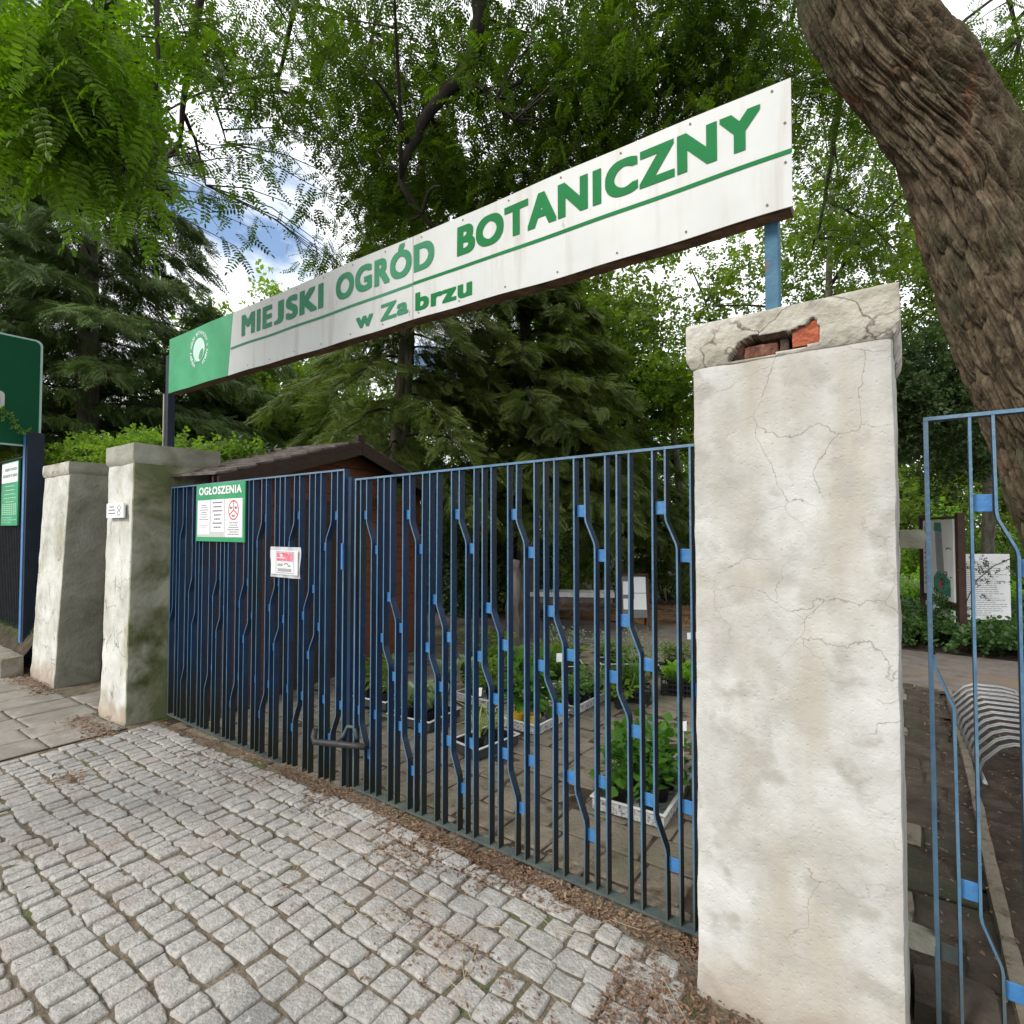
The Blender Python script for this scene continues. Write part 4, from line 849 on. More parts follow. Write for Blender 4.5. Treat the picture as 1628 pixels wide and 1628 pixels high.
def trunk_mesh(name, axis, rads, nu, nv, amp, m_, fr=(9, 2.2), knots=(), big=False):
    A = np.array([tuple(a) for a in axis]); k = len(A); s = np.linspace(0, k - 1, nv); i = np.clip(np.floor(s).astype(int), 0, k - 2); t_ = (s - i)[:, None]
    g = lambda j: A[np.clip(j, 0, k - 1)]
    C = .5 * (2 * g(i) + (g(i + 1) - g(i - 1)) * t_ + (2 * g(i - 1) - 5 * g(i) + 4 * g(i + 1) - g(i + 2)) * t_ ** 2 + (3 * g(i) - g(i - 1) - 3 * g(i + 1) + g(i + 2)) * t_ ** 3)
    rad = np.interp(s, range(k), rads); T = nz_(np.gradient(C, axis=0)); ref = np.array([1., .2, 0]); B = nz_(np.cross(T, ref)); Nn = np.cross(B, T)
    th = np.linspace(0, 2 * np.pi, nu, endpoint=False); ln_ = np.concatenate([[0], np.cumsum(np.linalg.norm(np.diff(C, axis=0), axis=1))])
    TH, LN = np.meshgrid(th, ln_); RD = rad[:, None] * np.ones_like(TH)
    tw = TH + LN * .22; cx, cy = np.cos(tw) * .4, np.sin(tw) * .4
    q = np.stack([cx * fr[0], cy * fr[0], LN * fr[1]], -1); wq = fbm(q * .7 + 5, 3)[..., None] * np.array([1.2, 1.2, .9]); q = q + wq * .6
    ridge = 1 - 2.1 * np.abs(fbm(q, 5)); fine = 1 - 2 * np.abs(vn(q * 3.1 + 2)); lump = fbm(np.stack([cx * 2.2, cy * 2.2, LN * .9], -1), 3)
    h = amp * (1.25 * np.clip(ridge, -.5, 1) + .5 * fine + .22 * vn(q * 9)) + .06 * lump
    h += .055 * rad[:, None] / .4 * np.sin(TH * 3 + LN * .5) 
    for (kt, kl, ks) in knots: dd_ = ((np.angle(np.exp(1j * (TH - kt))) * .4) ** 2 + (LN - kl) ** 2) / ks ** 2; h += .045 * np.exp(-dd_) - .03 * np.exp(-dd_ * 8)
    if big:                                         # interlaced plates parted by deep furrows
        qq = np.stack([cx * 10, cy * 10, LN * 1.35], -1) + fbm(np.stack([cx * 4, cy * 4, LN * 2.2], -1), 3)[..., None] * np.array([.9, .9, .5]); f1, f2, idv = worley(qq); e_ = f2 - f1
        h = h * .45 - .042 * np.exp(-e_ / .16) + .010 * idv; qq = qq * np.array([2.6, 2.6, 2.6]) + 7; f1, f2, idv = worley(qq); h += -.013 * np.exp(-(f2 - f1) / .18) + .004 * idv
    RD = RD + h
    V = C[:, None] + RD[..., None] * (np.cos(TH)[..., None] * Nn[:, None] + np.sin(TH)[..., None] * B[:, None])
    i = (np.arange(nv - 1)[:, None] * nu); j = np.arange(nu)[None]; j2 = (j + 1) % nu
    F = np.stack([i + j, i + j2, i + nu + j2, i + nu + j], -1).reshape(-1, 4); return npmesh(name, V.reshape(-1, 3), F, m_, smooth=True), C
tr, TC = trunk_mesh('trunk', axis, rads, 640, 860, .034, M['bark'], (15, 1.7), [(a, b, .12) for a in (.6, 2.0, 3.6, 5.1) for b in (2.1 + .3 * a, 3.6 - .2 * a)], big=True)
local(tr, rob)
limbs = []; lm = MB(); top = Vector(TC[0]); t2 = Vector(TC[60])
LB = [[top, P(980, -360, 4.0), P(800, -130, 4.5), P(770, 10, 4.6), P(742, 110, 4.7), P(672, 200, 4.8), P(640, 290, 4.9), P(690, 365, 5.1)],
      [top, P(1080, -330, 4.6), P(990, -60, 5.2), P(962, 70, 5.4), P(930, 130, 5.5), P(940, 235, 5.7)],
      [t2, P(1190, -200, 5.0), P(1120, -20, 5.6), P(1060, 120, 6.0), P(1040, 190, 6.2)],
      [top, P(900, -500, 4.2), P(560, -260, 5.2), P(480, -30, 5.6), P(440, 140, 6.0)],
      [top, P(1300, -420, 5.0), P(1330, -150, 6.0), P(1345, 60, 6.6), P(1320, 260, 7.2), P(1300, 380, 7.5)],
      [t2, P(1420, -300, 5.0), P(1560, -120, 5.6), P(1620, 60, 6.0)], [top, P(800, -600, 3.6), P(300, -420, 4.2), P(330, -120, 4.6), P(296, 120, 4.7), P(286, 230, 4.8)]]
for k, b in enumerate(LB): limbs += limb_mb(lm, b, [.13, .10, .08, .09, .08, .07, .08][k], .014, 8, .05)
for b in list(limbs[::3]):                              # crooked side branches
    e_ = b + Vector((random.gauss(0, .6), random.gauss(0, .6), random.gauss(-.1, .4))); limbs += limb_mb(lm, [b, (b + e_) / 2 + Vector((0, 0, .1)), e_], .022, .007, 5, .08, 3)
bl = []
def B(x, y, t, rx, ry, rt, n): bl.append((tuple(P(x, y, t)), (rx / 877 * t, rt, ry / 877 * t), n))
for a in [(600, 110, 5.2, 190, 190, 1.0, 75), (850, 120, 5.0, 190, 190, 1.0, 95), (1060, 120, 5.2, 170, 180, 1.1, 80), (760, 300, 5.6, 150, 120, .9, 65), (930, 300, 5.8, 150, 100, .9, 50), (590, 300, 5.8, 110, 130, .8, 42), (540, 410, 6.0, 50, 45, .5, 7), (1000, 200, 5.6, 220, 160, .9, 60), (1180, 60, 5.4, 150, 130, 1.0, 40),
          (460, 80, 5.6, 100, 100, .9, 18), (330, 90, 4.8, 100, 110, .8, 24), (290, 250, 4.8, 40, 40, .5, 4), (1320, 60, 6.6, 100, 100, .9, 18), (1590, 100, 6.0, 80, 120, 1.0, 34), (1290, 150, 6.0, 110, 110, .8, 34), (1370, 330, 7.0, 70, 110, .8, 22), (1180, 130, 5.8, 120, 90, .8, 34), (800, -200, 5.0, 700, 220, 2.0, 70)]: B(*a)
cen = blob_pts(bl, -.42, .9); tw = lm; clump_leaves(FR_C, cen, 25, .18, .205, M['robinia'], 'crown', rob, .55, .6, limbs, tw, .0055); # hanging sprays against the bright gap in the canopy
hp = np.array([tuple(P(x, y, 4.5)) for x, y in ((385, 235), (415, 250), (372, 285), (350, 310), (392, 330), (398, 362), (335, 345), (430, 225), (322, 300), (372, 390))])
clump_leaves(FR_F, hp, 5, .07, .20, M['robinia'], 'hanging_sprays', rob, .6, .6, limbs, tw, .004); local(lm.build('branches', M['barkdark'], smooth=True), rob)

# street tree whose bright lit leaves hang in at the upper left
st = empty('street_robinia', (-4.9, -1.5, -.1), 'tree overhanging the street at upper left with bright yellow green hanging leaflets', 'tree')
stt, _ = trunk_mesh('trunk', [Vector((-4.7, -1.2, 6.5)), Vector((-4.8, -1.4, 4.2)), Vector((-4.9, -1.5, 2)), Vector((-4.9, -1.5, -.15))], [.12, .17, .2, .26], 90, 160, .012, M['bark']); local(stt, st)
lm = MB(); lim2 = []
for b in ([(-4.8, -1.4, 4.4), (-4.3, -.3, 4.7), P(40, -60, 2.9), P(140, 120, 2.9), P(200, 260, 2.95)], [(-4.75, -1.3, 5.0), (-4.1, 0, 5.2), P(200, -200, 3.4), P(250, 60, 3.4), P(240, 200, 3.4)], [(-4.8, -1.4, 4.0), P(-160, 0, 3.0), P(-20, 130, 2.9), P(60, 260, 2.9)]):
    lim2 += limb_mb(lm, b, .035, .006, 6, .06)
bl = []
for a in [(60, 60, 2.8, 110, 90, .3, 34), (150, 130, 2.9, 110, 110, .35, 44), (60, 180, 2.9, 90, 80, .3, 30), (190, 210, 3.1, 60, 60, .3, 18), (100, 235, 3.0, 80, 50, .25, 18), (260, 60, 3.4, 70, 90, .4, 18), (190, 270, 3.0, 50, 40, .2, 8), (-80, 60, 3.1, 120, 200, .5, 40), (100, -160, 3.4, 220, 120, .6, 60)]: B(*a)
cen = blob_pts(bl, -.22, 3); tw = lm; clump_leaves(FR_F, cen, 7, .11, .23, M['robinia_near'], 'crown', st, .75, .6, lim2, tw, .003)
tip = np.array([tuple(P(x, y, 2.85)) for x, y in ((165, 300), (178, 330), (200, 318), (128, 285), (85, 262), (240, 300))])
clump_leaves(FR_F, tip, 2, .02, .20, M['robinia_near'], 'hanging_sprays', st, 1.6, .6, lim2, tw, .003); local(tw.build('branches', M['barkdark'], smooth=True), st)

# ------------------------------------------------------------------ conifers
def conifer(name, label, base, H_, z0, Lmax, nl, trunk_r, mat_, spray=.55, droop=.35, tilt=(0, 0), dens=1., side=None, shape=1.0, low=.85, group='conifers behind the gate'):
    root = empty(name, base, label, 'tree', group); bx, by, bz = base
    topx, topy = bx + tilt[0], by + tilt[1]
    t_, _ = trunk_mesh('trunk', [Vector((topx, topy, H_)), Vector((bx + tilt[0] * .5, by + tilt[1] * .5, H_ * .5)), Vector((bx, by, bz - .2))], [.03, trunk_r * .65, trunk_r], 60, 160, .012, M['barkgrey']); local(t_, root)
    lb = MB(); pos = []; dr_ = []
    for i in range(nl):
        f_ = i / nl; z = z0 + (H_ * .98 - z0) * f_ + random.uniform(-.1, .1); L_ = Lmax * (low + (1 - low) * min(1, f_ * 4)) * (1 - f_) ** shape * random.uniform(.7, 1.1) + .15
        a = i * 2.399 + random.uniform(-.35, .35)
        if side is not None and random.random() < side[1]: a = side[0] + random.gauss(0, .7)
        fz = z / H_; o = Vector((bx + tilt[0] * fz, by + tilt[1] * fz, z)); d = Vector((math.cos(a), math.sin(a), 0)); pts = []
        for k in range(9):
            s = k / 8; pts.append(o + d * L_ * s + Vector((0, 0, L_ * (.10 * s - droop * s * s))) + Vector((random.gauss(0, .02), random.gauss(0, .02), 0)) * L_ * s)
        lb.tube(pts, [max(.006, .032 * (L_ / Lmax) * (1 - s / 8.5)) for s in range(9)], 5, cap=False)
        n = int((10 + 24 * L_) * dens)
        for k in range(n):
            s = .12 + .88 * (k + random.random()) / n; q = s * 8; j = min(7, int(q)); p = pts[j].lerp(pts[j + 1], q - j); sgn_ = random.choice((-1, 1)); side_ = Vector((-d.y, d.x, 0)) * sgn_
            off = side_ * random.uniform(0, .28) * L_ * (1 - s * .7); pos.append(tuple(p + off + Vector((0, 0, -abs(off.length) * .25 + random.uniform(-.08, .05))))); v = d * random.uniform(.3, 1) + side_ * random.uniform(.2, 1) + Vector((0, 0, random.uniform(-.9, .0))); dr_.append(tuple(v))
    local(lb.build('branches', M['barkdark']), root)
    pos = np.array(pos); n = len(pos); ups = nz_(RNG.normal(0, .5, (n, 3)) + np.array([0, 0, 1])); W, F = inst(SPY[0], SPY[1], pos, np.array(dr_), ups, spray * RNG.uniform(.55, 1.2, n))
    local(npmesh('crown', W, F, mat_), root); return root
def at(x, y, t, z=0): p = P(x, y, t); return (p.x, p.y, z)
conifer('fir_tree', 'tall dark fir with bare grey lower trunk above the far left pillar', at(137, 700, 10.5, -.1), 12.5, 2.9, 4.3, 80, .20, M['conifer'], .42, .28, dens=2.3, shape=.8)
conifer('fir_tree', 'dark fir standing behind the huge green sign at the left edge', at(-40, 700, 12, -.1), 13, 1.5, 4.0, 64, .2, M['conifer'], .42, .28, dens=2.2, shape=.8)
conifer('fir_tree', 'dark fir behind the left end of the name sign', at(330, 700, 14, -.1), 7.4, 1.0, 3.3, 66, .2, M['conifer'], .42, .28, dens=2.2, shape=.8)
conifer('hemlock_tree', 'drooping conifer whose leaning trunk rises behind the shed roof', at(612, 720, 8.8, -.1), 8.5, 2.3, 2.7, 60, .17, M['hemlock'], .30, .55, tilt=(.5, .4), dens=3.0, side=(.3, .45), shape=.7)
conifer('hemlock_tree', 'broad drooping dark conifer above the middle of the gate', at(835, 900, 9.8, -.05), 7.0, 2.0, 2.7, 80, .16, M['hemlock'], .32, .38, dens=2.7, shape=.6, side=(.1, .3))
conifer('hemlock_tree', 'low dark conifer behind the bench', at(1000, 900, 12.5, -.05), 4.0, 1.3, 2.0, 40, .13, M['hemlock'], .32, .4, dens=2.3, shape=.6)

# ------------------------------------------------------------------ broad-leaved trees and shrubs
def tree(name, label, base, H_, r, n, per, leaf, mat_, group, trunk_r=.12, thr=-.1, spread=.28, PR=None, cz=None, rz=None, fr=.7, cat='tree'):
    root = empty(name, base, label, cat, group); bx, by, bz = base; tk = MB(); cz = cz or H_ * .62; rz = rz or H_ * .36
    ax_ = [Vector((bx, by, bz - .2)), Vector((bx + .1, by, H_ * .3)), Vector((bx - .1, by + .1, H_ * .6)), Vector((bx, by, H_ * .85))]; lp = limb_mb(tk, ax_, trunk_r, trunk_r * .3, 10, .02, 6)
    lim_ = lp[len(lp) // 3:]; br = MB()
    for k in range(16):
        o = random.choice(lim_[:-2]); a = random.uniform(0, 6.28); e_ = o + Vector((math.cos(a) * r * .75, math.sin(a) * r * .75, random.uniform(.3, 1.6))); lim_ = lim_ + limb_mb(br, [o, (o + e_) / 2 + Vector((0, 0, .25)), e_], trunk_r * .35, .012, 5, .06, 4)
    local(tk.build('trunk', M['barkgrey'], smooth=True), root)
    cen = blob_pts([((bx, by, cz), (r, r, rz), n)], thr, fr, seed=bx * 3)
    tw_ = br; clump_leaves(PR or SPR, cen, per, spread, leaf, mat_, 'crown', root, .25, .8, lim_, tw_, .006); local(br.build('branches', M['barkdark'], smooth=True), root); return root
TG = 'broad-leaved trees beyond the yard'
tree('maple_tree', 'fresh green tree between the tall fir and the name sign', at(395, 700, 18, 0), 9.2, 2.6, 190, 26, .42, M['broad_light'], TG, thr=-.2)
tree('maple_tree', 'loose green tree seen under the left part of the name sign', at(470, 700, 15, 0), 6.8, 2.4, 150, 24, .36, M['broad'], TG, thr=-.05)
tree('maple_tree', 'open green tree with sky showing through, left of the leaning trunk', at(560, 700, 17, 0), 8.0, 2.4, 140, 24, .36, M['broad'], TG, thr=-.02)
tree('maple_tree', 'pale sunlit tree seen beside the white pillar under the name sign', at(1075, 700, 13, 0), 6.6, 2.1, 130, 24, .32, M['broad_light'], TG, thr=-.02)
tree('maple_tree', 'dense dark green tree above the middle of the name sign', at(950, 700, 14, 0), 9.5, 3.0, 210, 24, .38, M['broad'], TG, thr=-.2)
tree('maple_tree', 'airy tree with bright sky between its leaves behind the right sign post', at(1330, 700, 10.5, 0), 9.6, 3.0, 300, 26, .22, M['broad'], TG, thr=-.03, spread=.32, cz=6.6, rz=4.2, fr=1.1)
tree('maple_tree', 'darker tree behind the huge leaning trunk', at(1560, 700, 10.5, 0), 10, 3.0, 240, 26, .26, M['broad'], TG, thr=-.1, cz=6.5, rz=4.2)
def shrub(name, label, c, r, n, per, leaf, mat_, group, spread=.16, PR=None, cat='shrub', thr=-.25, down=.2, root_off=0):
    root = empty(name, (c[0], c[1], 0), label, cat, group); cen = blob_pts([(c, r, n)], thr, 1.6, c[0]); cen = cen[cen[:, 2] > .04]; st_ = MB(); lim_ = []
    for k in range(7): a = k * .9; lim_ += limb_mb(st_, [(c[0] + root_off + .1 * math.cos(a), c[1] + .1 * math.sin(a), -.05), (c[0] + root_off * .8 + r[0] * .3 * math.cos(a), c[1] + r[1] * .3 * math.sin(a), c[2] * .8), (c[0] + r[0] * .5 * math.cos(a), c[1] + r[1] * .5 * math.sin(a), c[2] + r[2] * .4)], .022, .008, 5, .05, 3)
    clump_leaves(PR or SPR_F, cen, per, spread, leaf, mat_, 'foliage', root, down, .8, lim_, st_, .005); local(st_.build('stems', M['barkdark']), root); return root
SG = 'shrubs along the back of the yard'
for (x, t, w_, h_, n, m_, lb) in [(720, 11.0, 1.3, 1.5, 90, 'dark_leaf', 'dark glossy shrub just right of the shed'), (800, 11.2, 1.3, 1.4, 90, 'dark_leaf', 'dark glossy shrub left of the bench'), (1060, 12.4, 1.3, 1.5, 70, 'broad', 'green shrub behind the folding board'), (640, 13.0, 1.6, 1.9, 80, 'dark_leaf', 'dark shrub showing behind the shed'), (880, 14.0, 1.6, 1.2, 70, 'broad_light', 'light green shrub far behind the bench')]:
    p = at(x, 840, t); shrub('garden_shrub', lb, (p[0], p[1], h_ * .5), (w_ * 1.2, .9, h_ * .75), n, 20, .24, M[m_], SG)
# dark leafy mass to the right, behind the pillar and the far gate leaf
for (x, y, t, rx, rz_, n, lb) in [(1470, 640, 7.2, 1.1, .85, 190, 'dark leafy bush between white pillar and leaning trunk'), (1600, 690, 8.0, 1.3, .8, 120, 'dark leafy bush hanging over the information boards')]:
    p = P(x, y, t); shrub('leafy_bush', lb, (p.x, p.y, p.z), (rx, .9, rz_), n, 20, .17, M['dark_leaf'], 'dark bushes behind the right gate leaf', .17, thr=-.3, root_off=(-1.0 if x < 1500 else 1.6))
for (x, t, h_, w_, m_, lb) in [(1450, 14, 1.2, 1.2, 'broad_light', 'sunlit shrub seen beside the white pillar, beyond the path'), (1560, 13, 1.7, 1.6, 'lime', 'lime green shrub behind the white text board'), (1640, 12, 2.2, 1.6, 'broad', 'green shrub at the far right edge behind the path'), (1500, 17, 2.4, 2.0, 'broad', 'green shrub far behind the map board')]:
    p = at(x, 840, t); shrub('garden_shrub', lb, (p[0], p[1], h_ * .5), (w_, 1.0, h_ * .7), 80, 18, .22, M[m_], 'shrubs beyond the garden path')
# distant belt of trees closing the view
W_ = []; F_ = []; cen = []
for (x, t, h_) in [(-150, 24, 9), (-20, 22, 9), (120, 23, 8), (260, 26, 9), (400, 28, 8.5), (520, 27, 8), (650, 24, 8), (780, 22, 8), (900, 22, 8), (1000, 24, 7), (1120, 26, 6.5), (1260, 25, 6), (1400, 24, 6.5), (1540, 22, 7), (1680, 20, 8), (1840, 18, 9)]:
    p = P(x, 814, t); cen.append(((p.x, p.y, h_ * .45), (2.6, 2.2, h_ * .52), 150))
C_ = blob_pts(cen, -.22, .5, 3); C_ = C_[C_[:, 2] > 0]
o = clump_leaves(SPR, C_, 16, .42, .5, M['broad'], 'distant_woodland', None, .2, .8); tag(o, 'far green belt of trees beyond the garden', 'woodland', kind='stuff')

# creeper along the wall top behind the two left pillars
def scatter(name, label, cat, pts, PR, size, mat_, down=.2, flat=.7, kind='stuff'):
    pts = np.asarray(pts); n = len(pts); W, F = inst(PR[0], PR[1], pts, rdir(n, down, flat), nz_(rdir(n) * .5 + np.array([0, 0, 1])), size * RNG.uniform(.6, 1.3, n)); o = npmesh(name, W, F, mat_); tag(o, label, cat, kind=kind); return o
n = 3400; x = RNG.uniform(-16, -5.6, n); top_ = np.interp(x, [-14, -11, -8, -6.2, -5.6], [3.0, 2.85, 2.68, 2.42, 2.3]) + .07 * np.sin(x * 3.1) + .06 * np.sin(x * 7.7 + 1); z = top_ - np.abs(RNG.normal(0, .16, n)); y = 3.0 + RNG.normal(0, .16, n)
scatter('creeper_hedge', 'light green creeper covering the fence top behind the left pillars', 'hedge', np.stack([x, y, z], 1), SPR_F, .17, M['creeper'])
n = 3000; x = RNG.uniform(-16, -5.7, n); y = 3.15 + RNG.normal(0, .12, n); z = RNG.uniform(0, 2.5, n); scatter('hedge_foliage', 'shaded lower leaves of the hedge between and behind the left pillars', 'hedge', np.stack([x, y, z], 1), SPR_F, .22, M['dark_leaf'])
cv = empty('climbing_vine', (-8.6, 1.9, 2.5), 'thin light green vine hanging across the huge green sign', 'plant'); vm = MB()
vp = [Vector((-8.60, 1.50, 3.3)), Vector((-8.58, 1.58, 3.12)), Vector((-8.57, 1.66, 2.98)), Vector((-8.57, 1.75, 2.86)), Vector((-8.56, 1.84, 2.78)), Vector((-8.56, 1.93, 2.70))]
vm.tube(vp, .004, 5); local(vm.build('stem', M['grass']), cv); q = np.array([tuple(vp[i % 6].lerp(vp[min(5, i % 6 + 1)], random.random())) for i in range(34)]) + RNG.normal(0, .02, (34, 3)); W, F = inst(SPR_F[0], SPR_F[1], q, rdir(34), np.tile([0., 0, 1], (34, 1)), np.full(34, .075)); local(npmesh('leaves', W, F, M['creeper']), cv)

# ivy carpet beyond the path on the right, flower beds beyond it
n = 3800; x = RNG.uniform(-.6, 4.5, n); y = RNG.uniform(8.75, 12.5, n); k = y > 8.9 + .5 * np.clip(x - .2, -1, 1) * -.6; x, y = x[k], y[k]; z = .08 + .14 * (fbm(np.stack([x * 2, y * 2, x * 0], 1)) + .5)
scatter('ivy_carpet', 'low ivy and leafy ground cover round the information boards', 'ground cover', np.stack([x, y, z], 1), SPR_F, .24, M['ivy'], -.3)
n = 700; x = RNG.uniform(-1.2, .6, n); y = RNG.uniform(12.6, 15, n); z = RNG.uniform(.02, .4, n); scatter('silver_bed', 'pale silvery planting beyond the map board', 'ground cover', np.stack([x, y, z], 1), SPR_F, .22, M['silver'], -.3)
n = 900; x = RNG.uniform(-1.5, 5, n); y = RNG.uniform(12.6, 19, n); z = RNG.uniform(.0, .5, n); scatter('flower_bed', 'sunlit lime green bed far behind the boards', 'ground cover', np.stack([x, y, z], 1), SPR_F, .34, M['lime'], -.3)
# ivy climbing over the information boards
n = 90; q = np.array([tuple(P(1575 + random.gauss(0, 28), 905 + random.gauss(0, 26), 7.05 + random.uniform(-.15, .05))) for _ in range(46)]); q2 = np.array([tuple(P(1508 + random.gauss(0, 14), 975 + random.gauss(0, 28), 7.6 + random.uniform(-.2, .1))) for _ in range(150)])
iv = empty('ivy_on_boards', (.8, 9.2, 0), 'dark ivy stems climbing in front of the map and text boards', 'plant'); W, F = inst(SPR_F[0], SPR_F[1], q, rdir(len(q)), nz_(rdir(len(q)) + [0, 0, 1]), np.full(len(q), .085)); local(npmesh('leaves', W, F, M['dark_leaf']), iv)
W, F = inst(SPR_F[0], SPR_F[1], q2, rdir(len(q2)), nz_(rdir(len(q2)) + [0, 0, 1]), np.full(len(q2), .13)); local(npmesh('leaves', W, F, M['ivy']), iv)
vm = MB(); vm.tube([P(1535, 960, 7.1), P(1550, 925, 7.1), P(1580, 900, 7.1), P(1625, 880, 7.1), P(1700, 840, 7.2)], .006, 5); vm.tube([P(1508, 1010, 7.6), P(1505, 960, 7.6), P(1500, 900, 7.7)], .012, 5); local(vm.build('stem', M['barkdark']), iv)

# grass on the bank, tufts, litter
BL = (np.array([[0, -.02, 0], [0, .02, 0], [.55, .012, .03], [.55, -.012, .03], [1, .0, -.05], [1, .001, -.05]]), np.array([[0, 1, 2, 3], [3, 2, 5, 4]]))
n = 5200; x = RNG.uniform(-12, -8.15, n); y = RNG.uniform(1.86, 2.3, n); k = RNG.random(n) < sm(1.86, 2.0, y); x, y = x[k], y[k]; z = .09 + .24 * sm(1.84, 2.02, y) + .0; v = rdir(len(x)); v[:, 2] = np.abs(v[:, 2]) + .9
W, F = inst(BL[0], BL[1], np.stack([x, y, z], 1), v, rdir(len(x)), RNG.uniform(.03, .08, len(x))); tag(npmesh('grass', W, F, M['grass']), 'short grass under the dark fence', 'grass', kind='stuff')
n = 900; x = RNG.uniform(-5.1, 1, n); y = RNG.uniform(-.6, 1.9, n); k = fbm(np.stack([x * 1.3, y * 1.3, x * 0 + 4], 1)) > .22; x, y = x[k], y[k]; z = Gn(x) + .004; v = rdir(len(x)); v[:, 2] = np.abs(v[:, 2]) + .5
W, F = inst(BL[0], BL[1], np.stack([x, y, z], 1), v, rdir(len(x)), RNG.uniform(.012, .03, len(x))); tag(npmesh('moss_tufts', W, F, M['grass']), 'tiny moss and grass tufts in the joints of the setts', 'moss', kind='stuff')
FL = (np.array([[0, 0, 0], [.4, .22, .06], [1, 0, .02], [.5, -.2, .08]]), np.array([[0, 1, 2, 3]]))
def litter(name, label, pts, s0, s1, mat_=None):
    n = len(pts); d = rdir(n, 0, .15); W, F = inst(FL[0], FL[1], pts, d, nz_(RNG.normal(0, .35, (n, 3)) + np.array([0, 0, 1])), RNG.uniform(s0, s1, n)); tag(npmesh(name, W, F, mat_ or M['litter']), label, 'litter', kind='stuff')
def band(n, x0, x1, yc_, sy, zz, f=None):
    x = RNG.uniform(x0, x1, n); y = yc_ + RNG.normal(0, sy, n); 
    if f is not None: k = fbm(np.stack([x * 2.2, y * 2.2, x * 0 + 7], 1)) > f; x, y = x[k], y[k]
    return np.stack([x, y, Gn(x) + zz + RNG.uniform(0, .010, len(x))], 1)
pts = np.concatenate([band(3200, -3.3, -.60, 2.055, .035, .006), band(900, -5.15, -3.2, 2.06, .02, .006), band(3800, -2.9, -.6, 1.95, .09, .004, -.05), band(2600, -2.4, -.5, 1.72, .18, .012, .06), band(1000, -4.6, -2.4, 1.9, .12, .012, .12), band(1700, -.85, -.35, 1.72, .12, .014)])
litter('leaf_litter', 'brown leaf and husk litter heaped along the foot of the gate', pts, .008, .028)
x = RNG.uniform(-5.1, .6, 9000); y = RNG.uniform(-.9, 1.95, 9000); kk = (fbm(np.stack([x * 1.1, y * 1.1, x * 0], 1)) > -.1); pts = np.stack([x, y, Gn(x) + .002 + RNG.uniform(0, .012, 9000)], 1)[kk]
litter('joint_litter', 'fine dry litter caught between the granite setts', pts, .004, .013)
pts = np.concatenate([band(500, -5.9, -5.1, 1.70, .07, .01), band(700, -8.1, -6.9, 1.78, .06, .01), np.stack([RNG.normal(-4.35, .10, 160), RNG.normal(1.25, .07, 160), Gn(np.full(160, -4.35)) + .02], 1)]); litter('pavement_litter', 'dry leaf scraps at the foot of the left pillars', pts, .012, .04)
x = RNG.uniform(-4.8, .15, 1500); y = RNG.uniform(2.2, 6.6, 1500); litter('yard_litter', 'pale petals and scraps on the yard paving', np.stack([x, y, Gn(x) + .008 + RNG.uniform(0, .006, 1500)], 1), .006, .022)
x = RNG.uniform(.05, 2.4, 2600); y = RNG.uniform(2.2, 6.4, 2600); litter('bed_litter', 'brown litter on the dark soil below the leaning tree', np.stack([x, y, .02 + RNG.uniform(0, .03, 2600)], 1), .01, .03)
x = RNG.uniform(-9, -.5, 7000); y = RNG.uniform(8.6, 11, 7000); litter('bank_litter', 'orange brown fallen leaves under the conifers', np.stack([x, y, .03 + RNG.uniform(0, .03, 7000)], 1), .02, .05)
STW = MB()
for _ in range(40):
    x = random.uniform(-2.6, -.7); y = random.uniform(1.35, 1.97); a = random.uniform(-1.2, .6) ; l = random.uniform(.05, .22); z = .022; b = random.gauss(0, .03)
    STW.tube([(x, y, z), (x + l * .5 * math.cos(a) - b * math.sin(a), y + l * .5 * math.sin(a) + b * math.cos(a), z + .004), (x + l * math.cos(a), y + l * math.sin(a), z)], .0011, 4)
tag(STW.build('dry_straws', mat('straw', [(.30, .24, .14), (.42, .35, .22)], 5, .9)), 'dry straws lying on the setts near the white pillar', 'litter', kind='stuff')

# ------------------------------------------------------------------ plants for sale behind the gate
def ngon_leaf(n=11, lobes=3, seed=0):
    v = [(0, 0, 0)]; r = random.Random(seed)
    for i in range(n): a = -2.5 + 5.0 * i / (n - 1); rr_ = .5 * (1 + .16 * math.cos(a * lobes * 1.25)); v.append((.45 + rr_ * math.cos(a), rr_ * math.sin(a) * .95, .05 - .16 * (rr_ * math.cos(a)) ** 2 - .14 * abs(math.sin(a)) ** 2))
    F = [(0, i, i + 1, i + 2) for i in range(1, n - 1, 2)]; return np.array(v), np.array(F)
LOB = ngon_leaf(); OVL = (np.array(leafquad((0, 0, 0), (1, 0, 0), (0, 0, 1), 1, .5, True, .2)[0]), np.array([(0, 1, 2, 3), (0, 3, 4, 5)]))
def crossed(): return BL
KINDS_ = {'lobed': (LOB, 'lobed', .062, 72, .34, 'round'), 'tall': (OVL, 'lobed', .13, 60, .52, 'stem'), 'strap': (BL, 'varieg', .26, 26, .0, 'fan'), 'grass': (BL, 'grass', .34, 40, .0, 'fan'), 'bushy': (OVL, 'broad_light', .07, 80, .24, 'round'), 'silver': (OVL, 'silver', .035, 150, .34, 'round'), 'lime': (OVL, 'lime', .17, 26, .16, 'fanleaf'), 'small': (LOB, 'lobed', .055, 26, .16, 'round'), 'hosta': (OVL, 'silver', .22, 16, .16, 'fanleaf')}
